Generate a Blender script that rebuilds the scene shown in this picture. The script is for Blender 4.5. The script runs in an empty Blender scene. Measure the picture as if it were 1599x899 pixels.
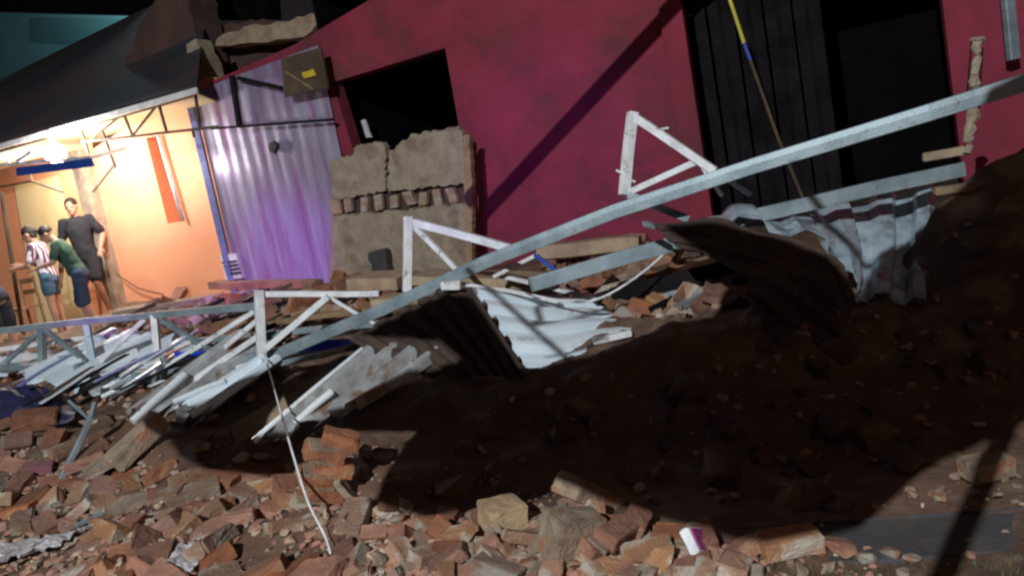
import bpy, bmesh, math, random
from mathutils import Vector, Matrix, noise
random.seed(7)
C = bpy.context.scene.collection
R = math.radians

# ------------------------------------------------------------------ camera
PITCH, ROLL, FPX, EYE = R(7.5), R(10.6), 1155.0, 1.5
Fw = Vector((0, math.cos(PITCH), -math.sin(PITCH)))
R0 = Vector((1, 0, 0)); U0 = R0.cross(Fw)
Rv = R0*math.cos(ROLL) - U0*math.sin(ROLL)
Uv = R0*math.sin(ROLL) + U0*math.cos(ROLL)
CAM = Vector((0, 0, EYE))
cd = bpy.data.cameras.new('camera'); cam = bpy.data.objects.new('camera', cd); C.objects.link(cam)
cam.matrix_world = Matrix(((Rv.x, Uv.x, -Fw.x, CAM.x), (Rv.y, Uv.y, -Fw.y, CAM.y), (Rv.z, Uv.z, -Fw.z, CAM.z), (0, 0, 0, 1)))
cd.sensor_width = 36; cd.lens = 36*FPX/1599.0; cd.clip_end = 500; cd.clip_start = 0.05
cd.dof.use_dof = True; cd.dof.focus_distance = 5.2; cd.dof.aperture_fstop = 3.6
sc = bpy.context.scene; sc.camera = cam
sc.render.engine = 'CYCLES'
sc.view_settings.view_transform = 'Standard'; sc.view_settings.look = 'None'
sc.view_settings.gamma = 1; sc.view_settings.exposure = 0.04
sc.cycles.filter_width = 2.3
sc.cycles.use_denoising = True
sc.cycles.max_bounces = 5

# ------------------------------------------------------------------ world: night sky
w = bpy.data.worlds.new('World'); sc.world = w; w.use_nodes = True
bg = w.node_tree.nodes['Background']
bg.inputs[0].default_value = (0.60, 0.50, 0.62, 1); bg.inputs[1].default_value = 0.021

# ------------------------------------------------------------------ lights
LAMP = Vector((-3.0, -5.0, 6.0))
def lamp(name, kind, loc, energy, color, target=None, radius=0.05, size=60, blend=0.5):
    l = bpy.data.lights.new(name, kind); l.energy = energy; l.color = color
    l.shadow_soft_size = radius
    if kind == 'SPOT': l.spot_size = R(size); l.spot_blend = blend
    o = bpy.data.objects.new(name, l); C.objects.link(o); o.location = loc
    if target is not None:
        o.rotation_euler = (Vector(target)-Vector(loc)).to_track_quat('-Z', 'Y').to_euler()
    return o
lamp('street_lamp_light', 'SPOT', LAMP, 4300, (0.88, 0.95, 1.0), (1.5, 7, .8), 0.009, 110, 0.3)

lamp('warm_fill_light', 'POINT', (6.5, -5.5, 6.5), 150, (1, .64, .42), radius=.3)  # invented warm fill that brings out the lumps of the heap

# ------------------------------------------------------------------ pixel / facade geometry
def ray(px, py):
    d = Rv*((px-799.5)/FPX) + Uv*(-(py-449.5)/FPX) + Fw
    return d
def P(px, py, d):
    r = ray(px, py); return CAM + r*(d/r.y)
Q = Vector((-4.8, 11.4, 0)); D = Vector((0.899, -0.438, 0)).normalized(); N = Vector((-0.438, -0.899, 0)).normalized()
def FW(u, z, w=0): p = Q + D*u + N*w; p.z = z; return p
def uz(px, py, w=0):
    r = ray(px, py); t = ((Q+N*w)-CAM).dot(N)/r.dot(N); p = CAM + r*t
    return ((p-Q).dot(D), p.z)
def FP(px, py, w=0):
    r = ray(px, py); t = ((Q+N*w)-CAM).dot(N)/r.dot(N); return CAM + r*t

# ------------------------------------------------------------------ materials
def mat(name, c1, c2=None, rough=.8, metal=0, scale=8, bump=.2, bscale=40, rand=0, lo=.35, hi=.65, spec=.5, detail=6, c3=None, c3scale=3, c3lo=.55, c3hi=.7, emit=None, stretch=None):
    m = bpy.data.materials.new(name); m.use_nodes = True; nt = m.node_tree; n = nt.nodes; L = nt.links
    b = n['Principled BSDF']; b.inputs['Roughness'].default_value = rough; b.inputs['Metallic'].default_value = metal
    b.inputs['Specular IOR Level'].default_value = spec
    tc = n.new('ShaderNodeTexCoord'); vec = tc.outputs['Object']
    if stretch:
        mp = n.new('ShaderNodeMapping'); mp.inputs['Scale'].default_value = stretch; L.new(vec, mp.inputs[0]); vec2 = mp.outputs[0]
    else: vec2 = vec
    def ns(s, d=detail, v=vec2):
        t = n.new('ShaderNodeTexNoise'); t.inputs['Scale'].default_value = s; t.inputs['Detail'].default_value = d; t.inputs['Roughness'].default_value = .6
        L.new(v, t.inputs['Vector']); return t
    def mix(fac, a, bcol):
        mx = n.new('ShaderNodeMix'); mx.data_type = 'RGBA'
        L.new(fac, mx.inputs[0])
        for s, v in ((6, a), (7, bcol)):
            if isinstance(v, tuple): mx.inputs[s].default_value = (*v, 1)
            else: L.new(v, mx.inputs[s])
        return mx.outputs[2]
    def ramp(src, a, bb):
        r = n.new('ShaderNodeMapRange'); r.inputs[1].default_value = a; r.inputs[2].default_value = bb; L.new(src, r.inputs[0]); return r.outputs[0]
    c2 = c2 or tuple(x*.7 for x in c1)
    t = ns(scale); col = mix(ramp(t.outputs[0], lo, hi), c2, c1)
    if c3: col = mix(ramp(ns(c3scale).outputs[0], c3lo, c3hi), col, c3)
    if rand:
        oi = n.new('ShaderNodeObjectInfo'); hs = n.new('ShaderNodeHueSaturation')
        r1 = n.new('ShaderNodeMapRange'); r1.inputs[3].default_value = 1-rand; r1.inputs[4].default_value = 1+rand; L.new(oi.outputs['Random'], r1.inputs[0]); L.new(r1.outputs[0], hs.inputs['Value'])
        ml = n.new('ShaderNodeMath'); ml.operation = 'MULTIPLY'; ml.inputs[1].default_value = 7.31; L.new(oi.outputs['Random'], ml.inputs[0])
        fr = n.new('ShaderNodeMath'); fr.operation = 'FRACT'; L.new(ml.outputs[0], fr.inputs[0])
        r2 = n.new('ShaderNodeMapRange'); r2.inputs[3].default_value = .8; r2.inputs[4].default_value = 1.15; L.new(fr.outputs[0], r2.inputs[0]); L.new(r2.outputs[0], hs.inputs['Saturation'])
        L.new(col, hs.inputs['Color']); col = hs.outputs[0]
    L.new(col, b.inputs['Base Color'])
    if bump:
        bt = ns(bscale, 8); bp = n.new('ShaderNodeBump'); bp.inputs['Strength'].default_value = bump; bp.inputs['Distance'].default_value = .02
        L.new(bt.outputs[0], bp.inputs['Height']); L.new(bp.outputs[0], b.inputs['Normal'])
        rr = n.new('ShaderNodeMapRange'); rr.inputs[3].default_value = max(0.05, rough-.12); rr.inputs[4].default_value = min(1, rough+.12); L.new(t.outputs[0], rr.inputs[0]); L.new(rr.outputs[0], b.inputs['Roughness'])
    if emit:
        b.inputs['Emission Color'].default_value = (*emit[0], 1); b.inputs['Emission Strength'].default_value = emit[1]
    return m
M = {}
M['soil'] = mat('soil', (.17, .088, .05), (.08, .045, .032), .8, 0, 1.7, .9, 14, c3=(.20, .13, .085), c3scale=5, c3lo=.5, c3hi=.66, spec=.6)
M['brick'] = mat('brick', (.38, .155, .085), (.21, .095, .058), .85, 0, 9, .6, 60, rand=.4, c3=(.34, .20, .12), c3scale=7, c3lo=.56, c3hi=.66)
M['brick2'] = mat('pale_brick', (.42, .23, .12), (.27, .14, .085), .85, 0, 9, .6, 60, rand=.3, c3=(.4, .34, .27), c3scale=7, c3lo=.5, c3hi=.58)
M['mortar'] = mat('mortar_chunk', (.36, .28, .20), (.20, .14, .095), .9, 0, 10, .7, 50, rand=.3, c3=(.33, .15, .09), c3scale=8, c3lo=.55, c3hi=.62)
M['plaster'] = mat('old_plaster', (.42, .34, .245), (.29, .225, .16), .9, 0, 7, .7, 30, c3=(.22, .15, .11), c3scale=3.4, c3lo=.54, c3hi=.7)
M['tanplaster'] = mat('tan_plaster', (.46, .34, .21), (.28, .18, .11), .9, 0, 5, .5, 30, rand=.2)
M['steel'] = mat('galvanised_steel', (.34, .41, .43), (.20, .26, .28), .5, .35, 5, .15, 60, c3=(.16, .13, .12), c3scale=14, c3lo=.6, c3hi=.72)
M['whitesteel'] = mat('white_painted_steel', (.86, .86, .87), (.62, .61, .60), .5, .0, 9, .15, 70, c3=(.22, .14, .09), c3scale=16, c3lo=.6, c3hi=.7)
M['zinc'] = mat('zinc_sheet', (.88, .96, 1.0), (.74, .84, .90), .34, .08, 3, .1, 30, c3=(.34, .32, .3), c3scale=6, c3lo=.6, c3hi=.75)
M['crumpled'] = mat('weathered_zinc_sheet', (.62, .72, .78), (.34, .42, .47), .32, .3, 4, .2, 25, c3=(.10, .10, .11), c3scale=5, c3lo=.52, c3hi=.68)
M['bright'] = mat('bright_zinc_strip', (.92, .94, .95), (.80, .84, .87), .28, .1, 9, .1, 50, c3=(.30, .25, .22), c3scale=12, c3lo=.62, c3hi=.72)
M['greysheet'] = mat('fibre_cement_sheet', (.56, .57, .57), (.30, .29, .28), .55, .2, 5, .3, 30, c3=(.24, .14, .085), c3scale=4, c3lo=.5, c3hi=.6, stretch=(1, 1, 1))
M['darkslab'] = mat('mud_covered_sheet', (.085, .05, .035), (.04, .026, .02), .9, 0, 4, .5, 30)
M['magenta'] = mat('magenta_paint', (.33, .040, .072), (.23, .030, .054), .75, 0, 2.2, .45, 20, c3=(.13, .040, .045), c3scale=1.3, c3lo=.48, c3hi=.72, spec=.2, detail=9)
M['purplemetal'] = mat('lilac_metal_cladding', (.38, .37, .47), (.30, .22, .36), .34, .2, 1.5, .12, 10, c3=(.27, .09, .24), c3scale=1.6, c3lo=.5, c3hi=.75, stretch=(4, 4, .5))
M['orange'] = mat('orange_paint', (.86, .37, .20), (.80, .33, .17), .8, 0, 2, .12, 40)
M['rust'] = mat('terracotta_paint', (.55, .13, .05), None, .8, 0, 3, .1, 30)
M['cream'] = mat('cream_paint', (.85, .68, .38), (.8, .6, .32), .8, 0, 2, .1, 30)
M['teal'] = mat('teal_wall_paint', (.13, .32, .34), (.10, .26, .28), .9, 0, .5, .2, 4)
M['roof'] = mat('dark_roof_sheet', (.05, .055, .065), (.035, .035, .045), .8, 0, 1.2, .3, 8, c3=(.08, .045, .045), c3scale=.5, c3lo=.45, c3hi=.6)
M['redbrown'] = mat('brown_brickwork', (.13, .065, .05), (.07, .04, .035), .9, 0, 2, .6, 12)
M['blackwall'] = mat('near_black_wall', (.012, .009, .01), (.006, .005, .006), .95, 0, 2, .3, 8, spec=.05)  # near-black: the darkness of the room is painted into its colour
M['gate'] = mat('dark_gate_metal', (.02, .016, .018), (.007, .006, .007), .9, 0, 3, .3, 12, spec=.08)
M['concrete'] = mat('dark_concrete', (.075, .068, .07), (.045, .04, .042), .85, 0, 4, .5, 50, c3=(.10, .07, .045), c3scale=6)
M['wood'] = mat('weathered_wood', (.36, .22, .11), (.18, .10, .055), .85, 0, 5, .5, 30, rand=.25)
M['darkwood'] = mat('dark_wood', (.10, .065, .035), (.05, .035, .02), .85, 0, 5, .5, 30)
M['yellow'] = mat('yellow_plastic', (.7, .5, .02), None, .5)
M['yellowpole'] = mat('yellow_tube', (.55, .47, .03), None, .5)
M['bluepaint'] = mat('blue_paint', (.03, .09, .42), (.02, .06, .3), .5)
M['brightblue'] = mat('bright_blue_sheet', (.01, .07, .80), None, .4)
M['grass'] = mat('short_grass', (.11, .14, .05), (.08, .07, .03), .9, 0, 12)
M['plastic'] = mat('pale_glint_gloss', (.62, .58, .60), (.30, .25, .24), .14, .25, 8, .9, 30, spec=1.0)  # pale base colour paints in the glints of wet ground
M['white'] = mat('white_plastic', (.8, .8, .8), None, .5)
M['black'] = mat('black_plastic', (.02, .02, .022), None, .4)
M['skin'] = mat('skin', (.50, .28, .18), (.45, .24, .16), .6, 0, 4, .05)
M['hair'] = mat('dark_hair', (.02, .014, .012), None, .6)
M['blackcloth'] = mat('black_cotton', (.02, .02, .026), None, .9)
M['greencloth'] = mat('dark_green_cotton', (.035, .10, .065), None, .9)
M['navycloth'] = mat('navy_cotton', (.035, .06, .12), None, .9)
M['denim'] = mat('denim', (.06, .13, .2), None, .9)
M['capcloth'] = mat('white_cotton', (.7, .7, .7), None, .9)
M['bulb'] = mat('glowing_bulb', (1, 1, 1), None, .5, emit=((1, .97, .9), 60), bump=0)
M['purplepaint'] = mat('purple_painted_plaster', (.40, .06, .24), None, .7)
M['bluegrey'] = mat('blue_grey_paint', (.22, .26, .50), (.14, .16, .40), .5)
M['dustpink'] = mat('dusty_pink_plaster', (.26, .09, .11), (.2, .1, .09), .85)
M['navysheet'] = mat('navy_tarpaulin', (.03, .03, .10), (.02, .02, .05), .45)
# striped shirt
def stripes():
    m = mat('striped_cotton', (.55, .48, .52), None, .9, bump=0); nt = m.node_tree; n = nt.nodes
    wv = n.new('ShaderNodeTexWave'); wv.inputs['Scale'].default_value = 5.5; wv.inputs['Distortion'].default_value = 1.5
    tc = n.new('ShaderNodeTexCoord'); nt.links.new(tc.outputs['Object'], wv.inputs['Vector'])
    mp = n.new('ShaderNodeMix'); mp.data_type = 'RGBA'; mp.inputs[6].default_value = (.10, .05, .09, 1); mp.inputs[7].default_value = (.62, .55, .60, 1)
    r = n.new('ShaderNodeMapRange'); r.inputs[1].default_value = .3; r.inputs[2].default_value = .5
    nt.links.new(wv.outputs[1], r.inputs[0]); nt.links.new(r.outputs[0], mp.inputs[0]); nt.links.new(mp.outputs[2], n['Principled BSDF'].inputs['Base Color'])
    return m
M['stripe'] = stripes()

# ------------------------------------------------------------------ object helpers
def link(name, me, m, parent=None, bevel=0, smooth=False):
    o = bpy.data.objects.new(name, me); C.objects.link(o)
    if m is not None:
        for mm in (m if isinstance(m, (list, tuple)) else [m]): me.materials.append(mm)
    if parent is not None: o.parent = parent; o.matrix_parent_inverse = Matrix.Translation(-parent.location) if parent.type == 'EMPTY' else Matrix.Identity(4)
    if bevel:
        b = o.modifiers.new('bevel', 'BEVEL'); b.width = bevel; b.segments = 2; b.limit_method = 'ANGLE'; b.angle_limit = R(35)
    if smooth:
        for p in me.polygons: p.use_smooth = True
    return o
def tag(o, label=None, cat=None, group=None, kind=None):
    if label: o['label'] = label
    if cat: o['category'] = cat
    if group: o['group'] = group
    if kind: o['kind'] = kind
    return o
def thing(name, label, cat, loc=(0, 0, 0), group=None):
    o = bpy.data.objects.new(name, None); C.objects.link(o); o.location = loc; o.empty_display_size = .1
    return tag(o, label, cat, group)

class MB:
    def __init__(s): s.v = []; s.f = []; s.mi = []; s.cur = 0
    def add(s, vs, fs):
        k = len(s.v); s.v += [tuple(v) for v in vs]; s.f += [tuple(i+k for i in f) for f in fs]; s.mi += [s.cur]*len(fs); return s
    def box(s, c, ax, ay, az):   # half axes
        c = Vector(c); vs = [c+ax*i+ay*j+az*k for k in (-1, 1) for j in (-1, 1) for i in (-1, 1)]
        return s.add(vs, [(0, 2, 3, 1), (4, 5, 7, 6), (0, 1, 5, 4), (2, 6, 7, 3), (0, 4, 6, 2), (1, 3, 7, 5)])
    def bar(s, p, q, w=.05, h=None, up=(0, 0, 1), n=1, sag=0, wob=0):
        p = Vector(p); q = Vector(q); h = h or w; t = (q-p).normalized(); up = Vector(up)
        sx = t.cross(up)
        if sx.length < .05: sx = t.cross(Vector((0, 1, 0)))
        sx.normalize(); sy = sx.cross(t).normalized(); rings = []
        for i in range(n+1):
            a = i/n; c = p.lerp(q, a) - Vector((0, 0, sag*math.sin(math.pi*a)))
            if wob: c += Vector((noise.noise(c*1.7), noise.noise(c*1.7+Vector((9, 0, 0))), noise.noise(c*1.7+Vector((0, 9, 0)))))*wob
            rings.append([c+sx*w/2*a_+sy*h/2*b_ for a_, b_ in ((-1, -1), (1, -1), (1, 1), (-1, 1))])
        vs = [v for r in rings for v in r]; fs = []
        for i in range(n):
            for j in range(4): fs.append((i*4+j, i*4+(j+1) % 4, (i+1)*4+(j+1) % 4, (i+1)*4+j))
        fs += [(3, 2, 1, 0), (n*4, n*4+1, n*4+2, n*4+3)]
        return s.add(vs, fs)
    def poly(s, pts, w=.05, h=None):
        for a, b in zip(pts, pts[1:]): s.bar(a, b, w, h)
        return s
    def tube(s, pts, r=.01, n=8):
        pts = [Vector(p) for p in pts]; rings = []
        for i, p in enumerate(pts):
            t = (pts[min(i+1, len(pts)-1)]-pts[max(i-1, 0)]).normalized(); a = t.cross(Vector((0.1, 0.2, 1))).normalized(); b = t.cross(a)
            rr = r[i] if isinstance(r, (list, tuple)) else r
            rings.append([p+(a*math.cos(2*math.pi*j/n)+b*math.sin(2*math.pi*j/n))*rr for j in range(n)])
        vs = [v for r_ in rings for v in r_]; fs = []
        for i in range(len(pts)-1):
            for j in range(n): fs.append((i*n+j, i*n+(j+1) % n, (i+1)*n+(j+1) % n, (i+1)*n+j))
        fs.append(tuple(range(n-1, -1, -1))); fs.append(tuple((len(pts)-1)*n+j for j in range(n)))
        return s.add(vs, fs)
    def build(s, name, m, parent=None, bevel=0, smooth=False, origin=None):
        if origin is None and parent is None and s.v:
            xs = list(zip(*s.v)); origin = Vector(((min(xs[0])+max(xs[0]))/2, (min(xs[1])+max(xs[1]))/2, min(xs[2])))
        origin = origin or Vector((0, 0, 0))
        me = bpy.data.meshes.new(name); me.from_pydata([tuple(Vector(v)-origin) for v in s.v], [], s.f)
        if isinstance(m, (list, tuple)):
            for i, k in enumerate(s.mi): me.polygons[i].material_index = k
        me.validate(); bm = bmesh.new(); bm.from_mesh(me); bmesh.ops.recalc_face_normals(bm, faces=bm.faces); bm.to_mesh(me); bm.free(); me.update()
        o = link(name, me, m, parent, bevel, smooth)
        if parent is None: o.location = origin
        return o
def catmull(p, t):
    n = len(p)-1; x = t*n; i = min(int(x), n-1); f = x-i
    g = lambda k: Vector(p[max(0, min(n, k))])
    a, b, c, d = g(i-1), g(i), g(i+1), g(i+2)
    return .5*((2*b)+(c-a)*f+(2*a-5*b+4*c-d)*f*f+(3*b-a-3*c+d)*f**3)
def trap(x):
    x = x % 1.0
    return 0 if x < .35 else (x-.35)/.15 if x < .5 else 1 if x < .85 else (1-x)/.15
def sheet(name, rows, m, ribs=6, amp=.03, across='s', nu=70, nv=24, crumple=.0, cs=3, parent=None, prof='trap', ragged=.0, thick=.003, label=None, cat=None, group=None, seed=0):
    """rows: list over t of lists over s of world points. ribs alternate along s (across='s') or t."""
    nu = max(nu, ribs*14) if across == 's' else nu; nv = max(nv, ribs*14) if across == 't' else nv
    g = []
    def base(s, t): return catmull([catmull(r, s) for r in rows], t)
    for j in range(nv+1):
        row = []
        for i in range(nu+1):
            s, t = i/nu, j/nv
            if ragged:
                k = noise.noise(Vector((s*9, seed, 0)))*ragged; t2 = t*(1-abs(k)*1.5) if across == 's' else t
                k = noise.noise(Vector((t*9, seed+5, 0)))*ragged; s2 = s*(1-abs(k)*1.5) if across == 't' else s
            else: s2, t2 = s, t
            p = base(s2, t2); e = .01
            du = base(min(1, s2+e), t2)-base(max(0, s2-e), t2); dv = base(s2, min(1, t2+e))-base(s2, max(0, t2-e))
            nr = du.cross(dv); nr = nr.normalized() if nr.length > 1e-9 else Vector((0, 0, 1))
            if nr.z < 0: nr = -nr
            q = (s if across == 's' else t)*ribs
            h = trap(q) if prof == 'trap' else .5-.5*math.cos(q*2*math.pi)
            p = p + nr*(h*amp)
            if crumple: p = p + nr*(noise.noise(p*cs+Vector((seed, 0, 0)))*crumple + abs(noise.noise(p*cs*2.3))*crumple*.5)
            row.append(p)
        g.append(row)
    b = MB(); vs = [p for r_ in g for p in r_]
    b.add(vs, [(j*(nu+1)+i, j*(nu+1)+i+1, (j+1)*(nu+1)+i+1, (j+1)*(nu+1)+i) for j in range(nv) for i in range(nu)])
    o = b.build(name, m, parent)
    so = o.modifiers.new('solid', 'SOLIDIFY'); so.thickness = thick; so.offset = 0
    if label: tag(o, label, cat, group)
    return o
def wallpoly(pts, holes=(), thick=.2, w=0):
    """pts in (u,z) on the facade; solid going back from offset w"""
    bm = bmesh.new()
    for loop in [pts]+list(holes):
        vs = [bm.verts.new(FW(u, z, w)) for u, z in loop]
        for i in range(len(vs)): bm.edges.new((vs[i], vs[(i+1) % len(vs)]))
    bmesh.ops.triangle_fill(bm, use_beauty=True, use_dissolve=False, edges=bm.edges[:])
    r = bmesh.ops.extrude_face_region(bm, geom=bm.faces[:])
    bmesh.ops.translate(bm, verts=[v for v in r['geom'] if isinstance(v, bmesh.types.BMVert)], vec=-N*thick)
    bmesh.ops.recalc_face_normals(bm, faces=bm.faces[:])
    return bm
def bmobj(name, bm, m, parent=None, bevel=0):
    me = bpy.data.meshes.new(name)
    org = Vector((0, 0, 0))
    if parent is None:
        vs = [v.co for v in bm.verts]; org = Vector((sum(v.x for v in vs)/len(vs), sum(v.y for v in vs)/len(vs), min(v.z for v in vs)))
        bmesh.ops.translate(bm, verts=bm.verts[:], vec=-org)
    bm.to_mesh(me); bm.free(); o = link(name, me, m, parent, bevel)
    if parent is None: o.location = org
    return o
def wall(name, pix, m, parent=None, holes=(), thick=.2, w=0, bevel=0):
    return bmobj(name, wallpoly([uz(*p, w) for p in pix], [[uz(*p, w) for p in h] for h in holes], thick, w), m, parent, bevel)

# ------------------------------------------------------------------ terrain
TP = []
def tp(px, py, d): v = P(px, py, d); TP.append((v.x, v.y, v.z))
for a in [  # front slope, ridge and back of the heap, as (px, py, distance)
    (900, 545, 4.6), (1050, 510, 4.5), (1200, 490, 4.35), (1320, 490, 4.2), (1400, 490, 4.15), (1455, 480, 4.15), (1380, 420, 4.9), (1330, 430, 5.0), (1492, 330, 4.25), (1530, 235, 4.25), (1620, 210, 4.2), (1750, 200, 4.3),
    (1000, 640, 4.0), (1200, 640, 3.75), (1400, 590, 3.8), (1560, 480, 3.8), (1000, 720, 3.65), (1250, 720, 3.35), (1450, 650, 3.5), (1590, 600, 3.55),
    (820, 600, 4.4), (700, 600, 4.7), (600, 620, 4.7), (520, 660, 4.6), (420, 670, 4.9), (300, 670, 5.3), (200, 640, 5.8), (60, 640, 6.2), (-100, 640, 6.4),
    (640, 700, 4.1), (800, 700, 3.95), (480, 720, 4.55),
    (1000, 440, 6.3), (1120, 450, 5.6), (850, 410, 7.5), (1080, 380, 7.0), (640, 450, 7.6), (500, 460, 8.2), (550, 510, 6.5), (420, 520, 7.0), (300, 470, 9.5),
    (360, 560, 6.3), (200, 560, 7.0), (60, 560, 7.6), (250, 490, 8.8), (1250, 420, 5.6), (1400, 380, 5.6), (180, 480, 11), (60, 525, 10.5), (-60, 540, 10.5),
    (700, 520, 5.9), (900, 490, 5.5)]: tp(*a)
for a in [(-8, 3), (-5, 3.2), (-3, 3), (-2.9, 4.4), (-1.6, 4.1), (-.4, 3.5), (.4, 3.25), (1, 2.95), (1.3, 2.6), (2.2, 2.9), (3.2, 2.9), (0, 2.2), (-1.5, 2.2), (3, 1.8), (-3, 1.5), (5, 2.5), (1.8, 2.85), (2.7, 3.15), (-1, 3), (-5, 4.4)]: TP.append((a[0], a[1], 0.0))
for a in [(-9, 9, .45), (-8.5, 11.5, .55), (-7, 11.5, .55), (-4, 10.5, .62), (-1, 9, .62), (2, 7.6, .6), (5, 6.5, .6), (8, 5, .6), (-6, 13, .6), (0, 12, .6), (6, 9, .6), (9, 3, .2), (-12, 6, .1)]: TP.append(a)
def T(x, y):
    sw = sz = 0
    for (a, b, z) in TP:
        d2 = (x-a)**2+(y-b)**2; wt = 1/(d2**1.7+.004); sw += wt; sz += wt*z
    z = sz/sw
    far = max(0, max(abs(x)-12, y-16, -3-y))
    z = z*max(0, 1-far/10) if far > 0 else z
    p = Vector((x, y, 0)); k = min(1, max(0, (z-.02)/.2))
    flat = min(1, max(0, (x-1.2)/.4))*min(1, max(0, (3.0-y)/.3))
    z += (noise.noise(p*1.3)*.05+noise.noise(p*4)*.035)*(.25+.75*k)*(1-flat) + (noise.noise(p*9)*.012+noise.noise(p*22)*.006)*(1-.7*flat)
    if k > 0 and x > -.8 and y < 6:      # clods in the heap
        z += (max(0, .55-noise.voronoi(p*4.2)[0][0])*.14+max(0, .5-noise.voronoi(p*11)[0][0])*.05)*k*(y < 5.2)
    return z
def axis(lo, hi, step, far):
    a = []; x = lo
    while x <= hi: a.append(x); x += step
    l = []; x = lo; s = step
    while x > -far: s *= 1.5; x -= s; l.append(x)
    r = []; x = a[-1]; s = step
    while x < far: s *= 1.5; x += s; r.append(x)
    return l[::-1]+a+r
xs, ys = axis(-6.5, 4.0, .045, 250), axis(1.6, 8.2, .045, 250)
tb = MB(); tb.add([Vector((x, y, T(x, y))) for y in ys for x in xs], [(j*len(xs)+i, j*len(xs)+i+1, (j+1)*len(xs)+i+1, (j+1)*len(xs)+i) for j in range(len(ys)-1) for i in range(len(xs)-1)])
ground = tb.build('ground', M['soil'], smooth=True, origin=Vector((0, 0, 0))); tag(ground, kind='structure')
def hit(px, py):
    r = ray(px, py); t = 1.6
    while t < 14:
        p = CAM+r*t
        if p.z < T(p.x, p.y): return p
        t += .03 if t < 7 else .08
    return None

# kerb slab and grass at the lower right
a, b_ = P(1330, 788, 2.78), P(1640, 818, 2.62); a.z = b_.z = .0
kb = MB(); c = (a+b_)/2; t = (b_-a).normalized(); s = Vector((t.y, -t.x, 0))
kb.box(c+t*.6+s*.26+Vector((0, 0, -.05)), t*1.5, s*.14, Vector((0, 0, .065)))
tag(kb.build('kerb', M['concrete'], bevel=.012), kind='structure')
kb = MB(); kb.bar(a+Vector((0, 0, .0))+s*.11-t*.5, b_+Vector((0, 0, .0))+s*.11+t*.8, .007, .045)
tag(kb.build('kerb_edging', M['concrete'], bevel=.003), 'thin wet steel edging strip along the back of the dark kerb', 'edging')
gb = MB(); rg = random.Random(3)
for i in range(900):
    p = c+t*rg.uniform(-.75, 1.2)+s*(.42+abs(rg.gauss(0, .13))); z = T(p.x, p.y); p.z = z-.005; a_ = rg.uniform(0, 6.28); h = rg.uniform(.01, .04)
    dx = Vector((math.cos(a_), math.sin(a_), 0))*.0035; tip = p+Vector((rg.uniform(-1, 1), rg.uniform(-1, 1), 0))*.02+Vector((0, 0, h))
    gb.add([p-dx, p+dx, tip], [(0, 1, 2)])
tag(gb.build('grass', M['grass']), kind='stuff')

# ------------------------------------------------------------------ orange house
h = thing('orange_house', 'orange lit house with a porch behind the standing people', 'house', FP(200, 465))
slot = [(228, 216), (250, 211), (288, 345), (262, 349)]
wall('wall', [(118, 250), (322, 120), (386, 452), (160, 520)], M['orange'], h, holes=[slot], thick=.25)
wall('niche', [(222, 205), (258, 200), (296, 352), (256, 356)], M['rust'], h, thick=.05, w=-.27)
wall('wall', [(-260, 250), (140, 180), (172, 520), (-260, 560)], M['orange'], h, thick=.2, w=-.9)
wall('door_panel', [(22, 290), (88, 275), (140, 500), (62, 520)], M['cream'], h, thick=.04, w=-.86)
# pillar between the porch and the wall
pb = MB(); p0 = FW(*uz(122, 235, .08), .08); p1 = p0.copy(); p1.z = .5; pb.bar(p0, p1, .26, .20, up=(N.x, N.y, 0)); pb.build('pillar', M['concrete'] if 0 else M['plaster'], h, bevel=.01)
pb = MB(); p0 = FW(*uz(247, 212, .05), .05); p1 = FW(*uz(286, 345, .05), .05); pb.tube([p0, p1], .03, 10); pb.build('drain_pipe', M['white'], h, smooth=True)
# porch floor
fb = MB(); q0 = FW(-7, .55, .9); q1 = FW(-.2, .55, .9); fb.box((q0+q1)/2-N*.45-Vector((0, 0, .05)), (q1-q0)/2, N*.55, Vector((0, 0, .12))); fb.build('porch_floor', M['plaster'], h, bevel=.01)
# roof slab rising from the eave
e0, e1 = FP(-260, 298, .9), FP(308, 138, .9); r0, r1, r2 = FP(-260, 255, -4), FP(210, 25, -4), FP(330, -30, -4)
rb = MB(); up = Vector((0, 0, .05))
pts = [e0, e1, r2, r1, r0]
rb.add([p for p in pts]+[p+up for p in pts], [(4, 3, 2, 1, 0), (5, 6, 7, 8, 9)]+[(i, (i+1) % 5, 5+(i+1) % 5, 5+i) for i in range(5)])
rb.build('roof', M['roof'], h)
fb = MB(); fb.bar(FP(-260, 303, .93), FP(308, 141, .93), .03, .07); fb.build('fascia', M['white'], h)
# lit soffit under the eave
sb = MB(); (ua_, za_), (ub_, zb_) = uz(-260, 308, .86), uz(306, 146, .86); s0, s1, s2, s3 = FW(ua_, za_, .86), FW(ub_, zb_, .86), FW(ub_-.5, zb_+.02, .04), FW(ua_, za_+.02, -.9)
sb.add([s0, s1, s2, s3]+[p+Vector((0, 0, .02)) for p in (s0, s1, s2, s3)], [(0, 1, 2, 3), (7, 6, 5, 4), (0, 4, 5, 1), (1, 5, 6, 2), (2, 6, 7, 3), (3, 7, 4, 0)]); sb.build('soffit', M['cream'], h)

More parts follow.
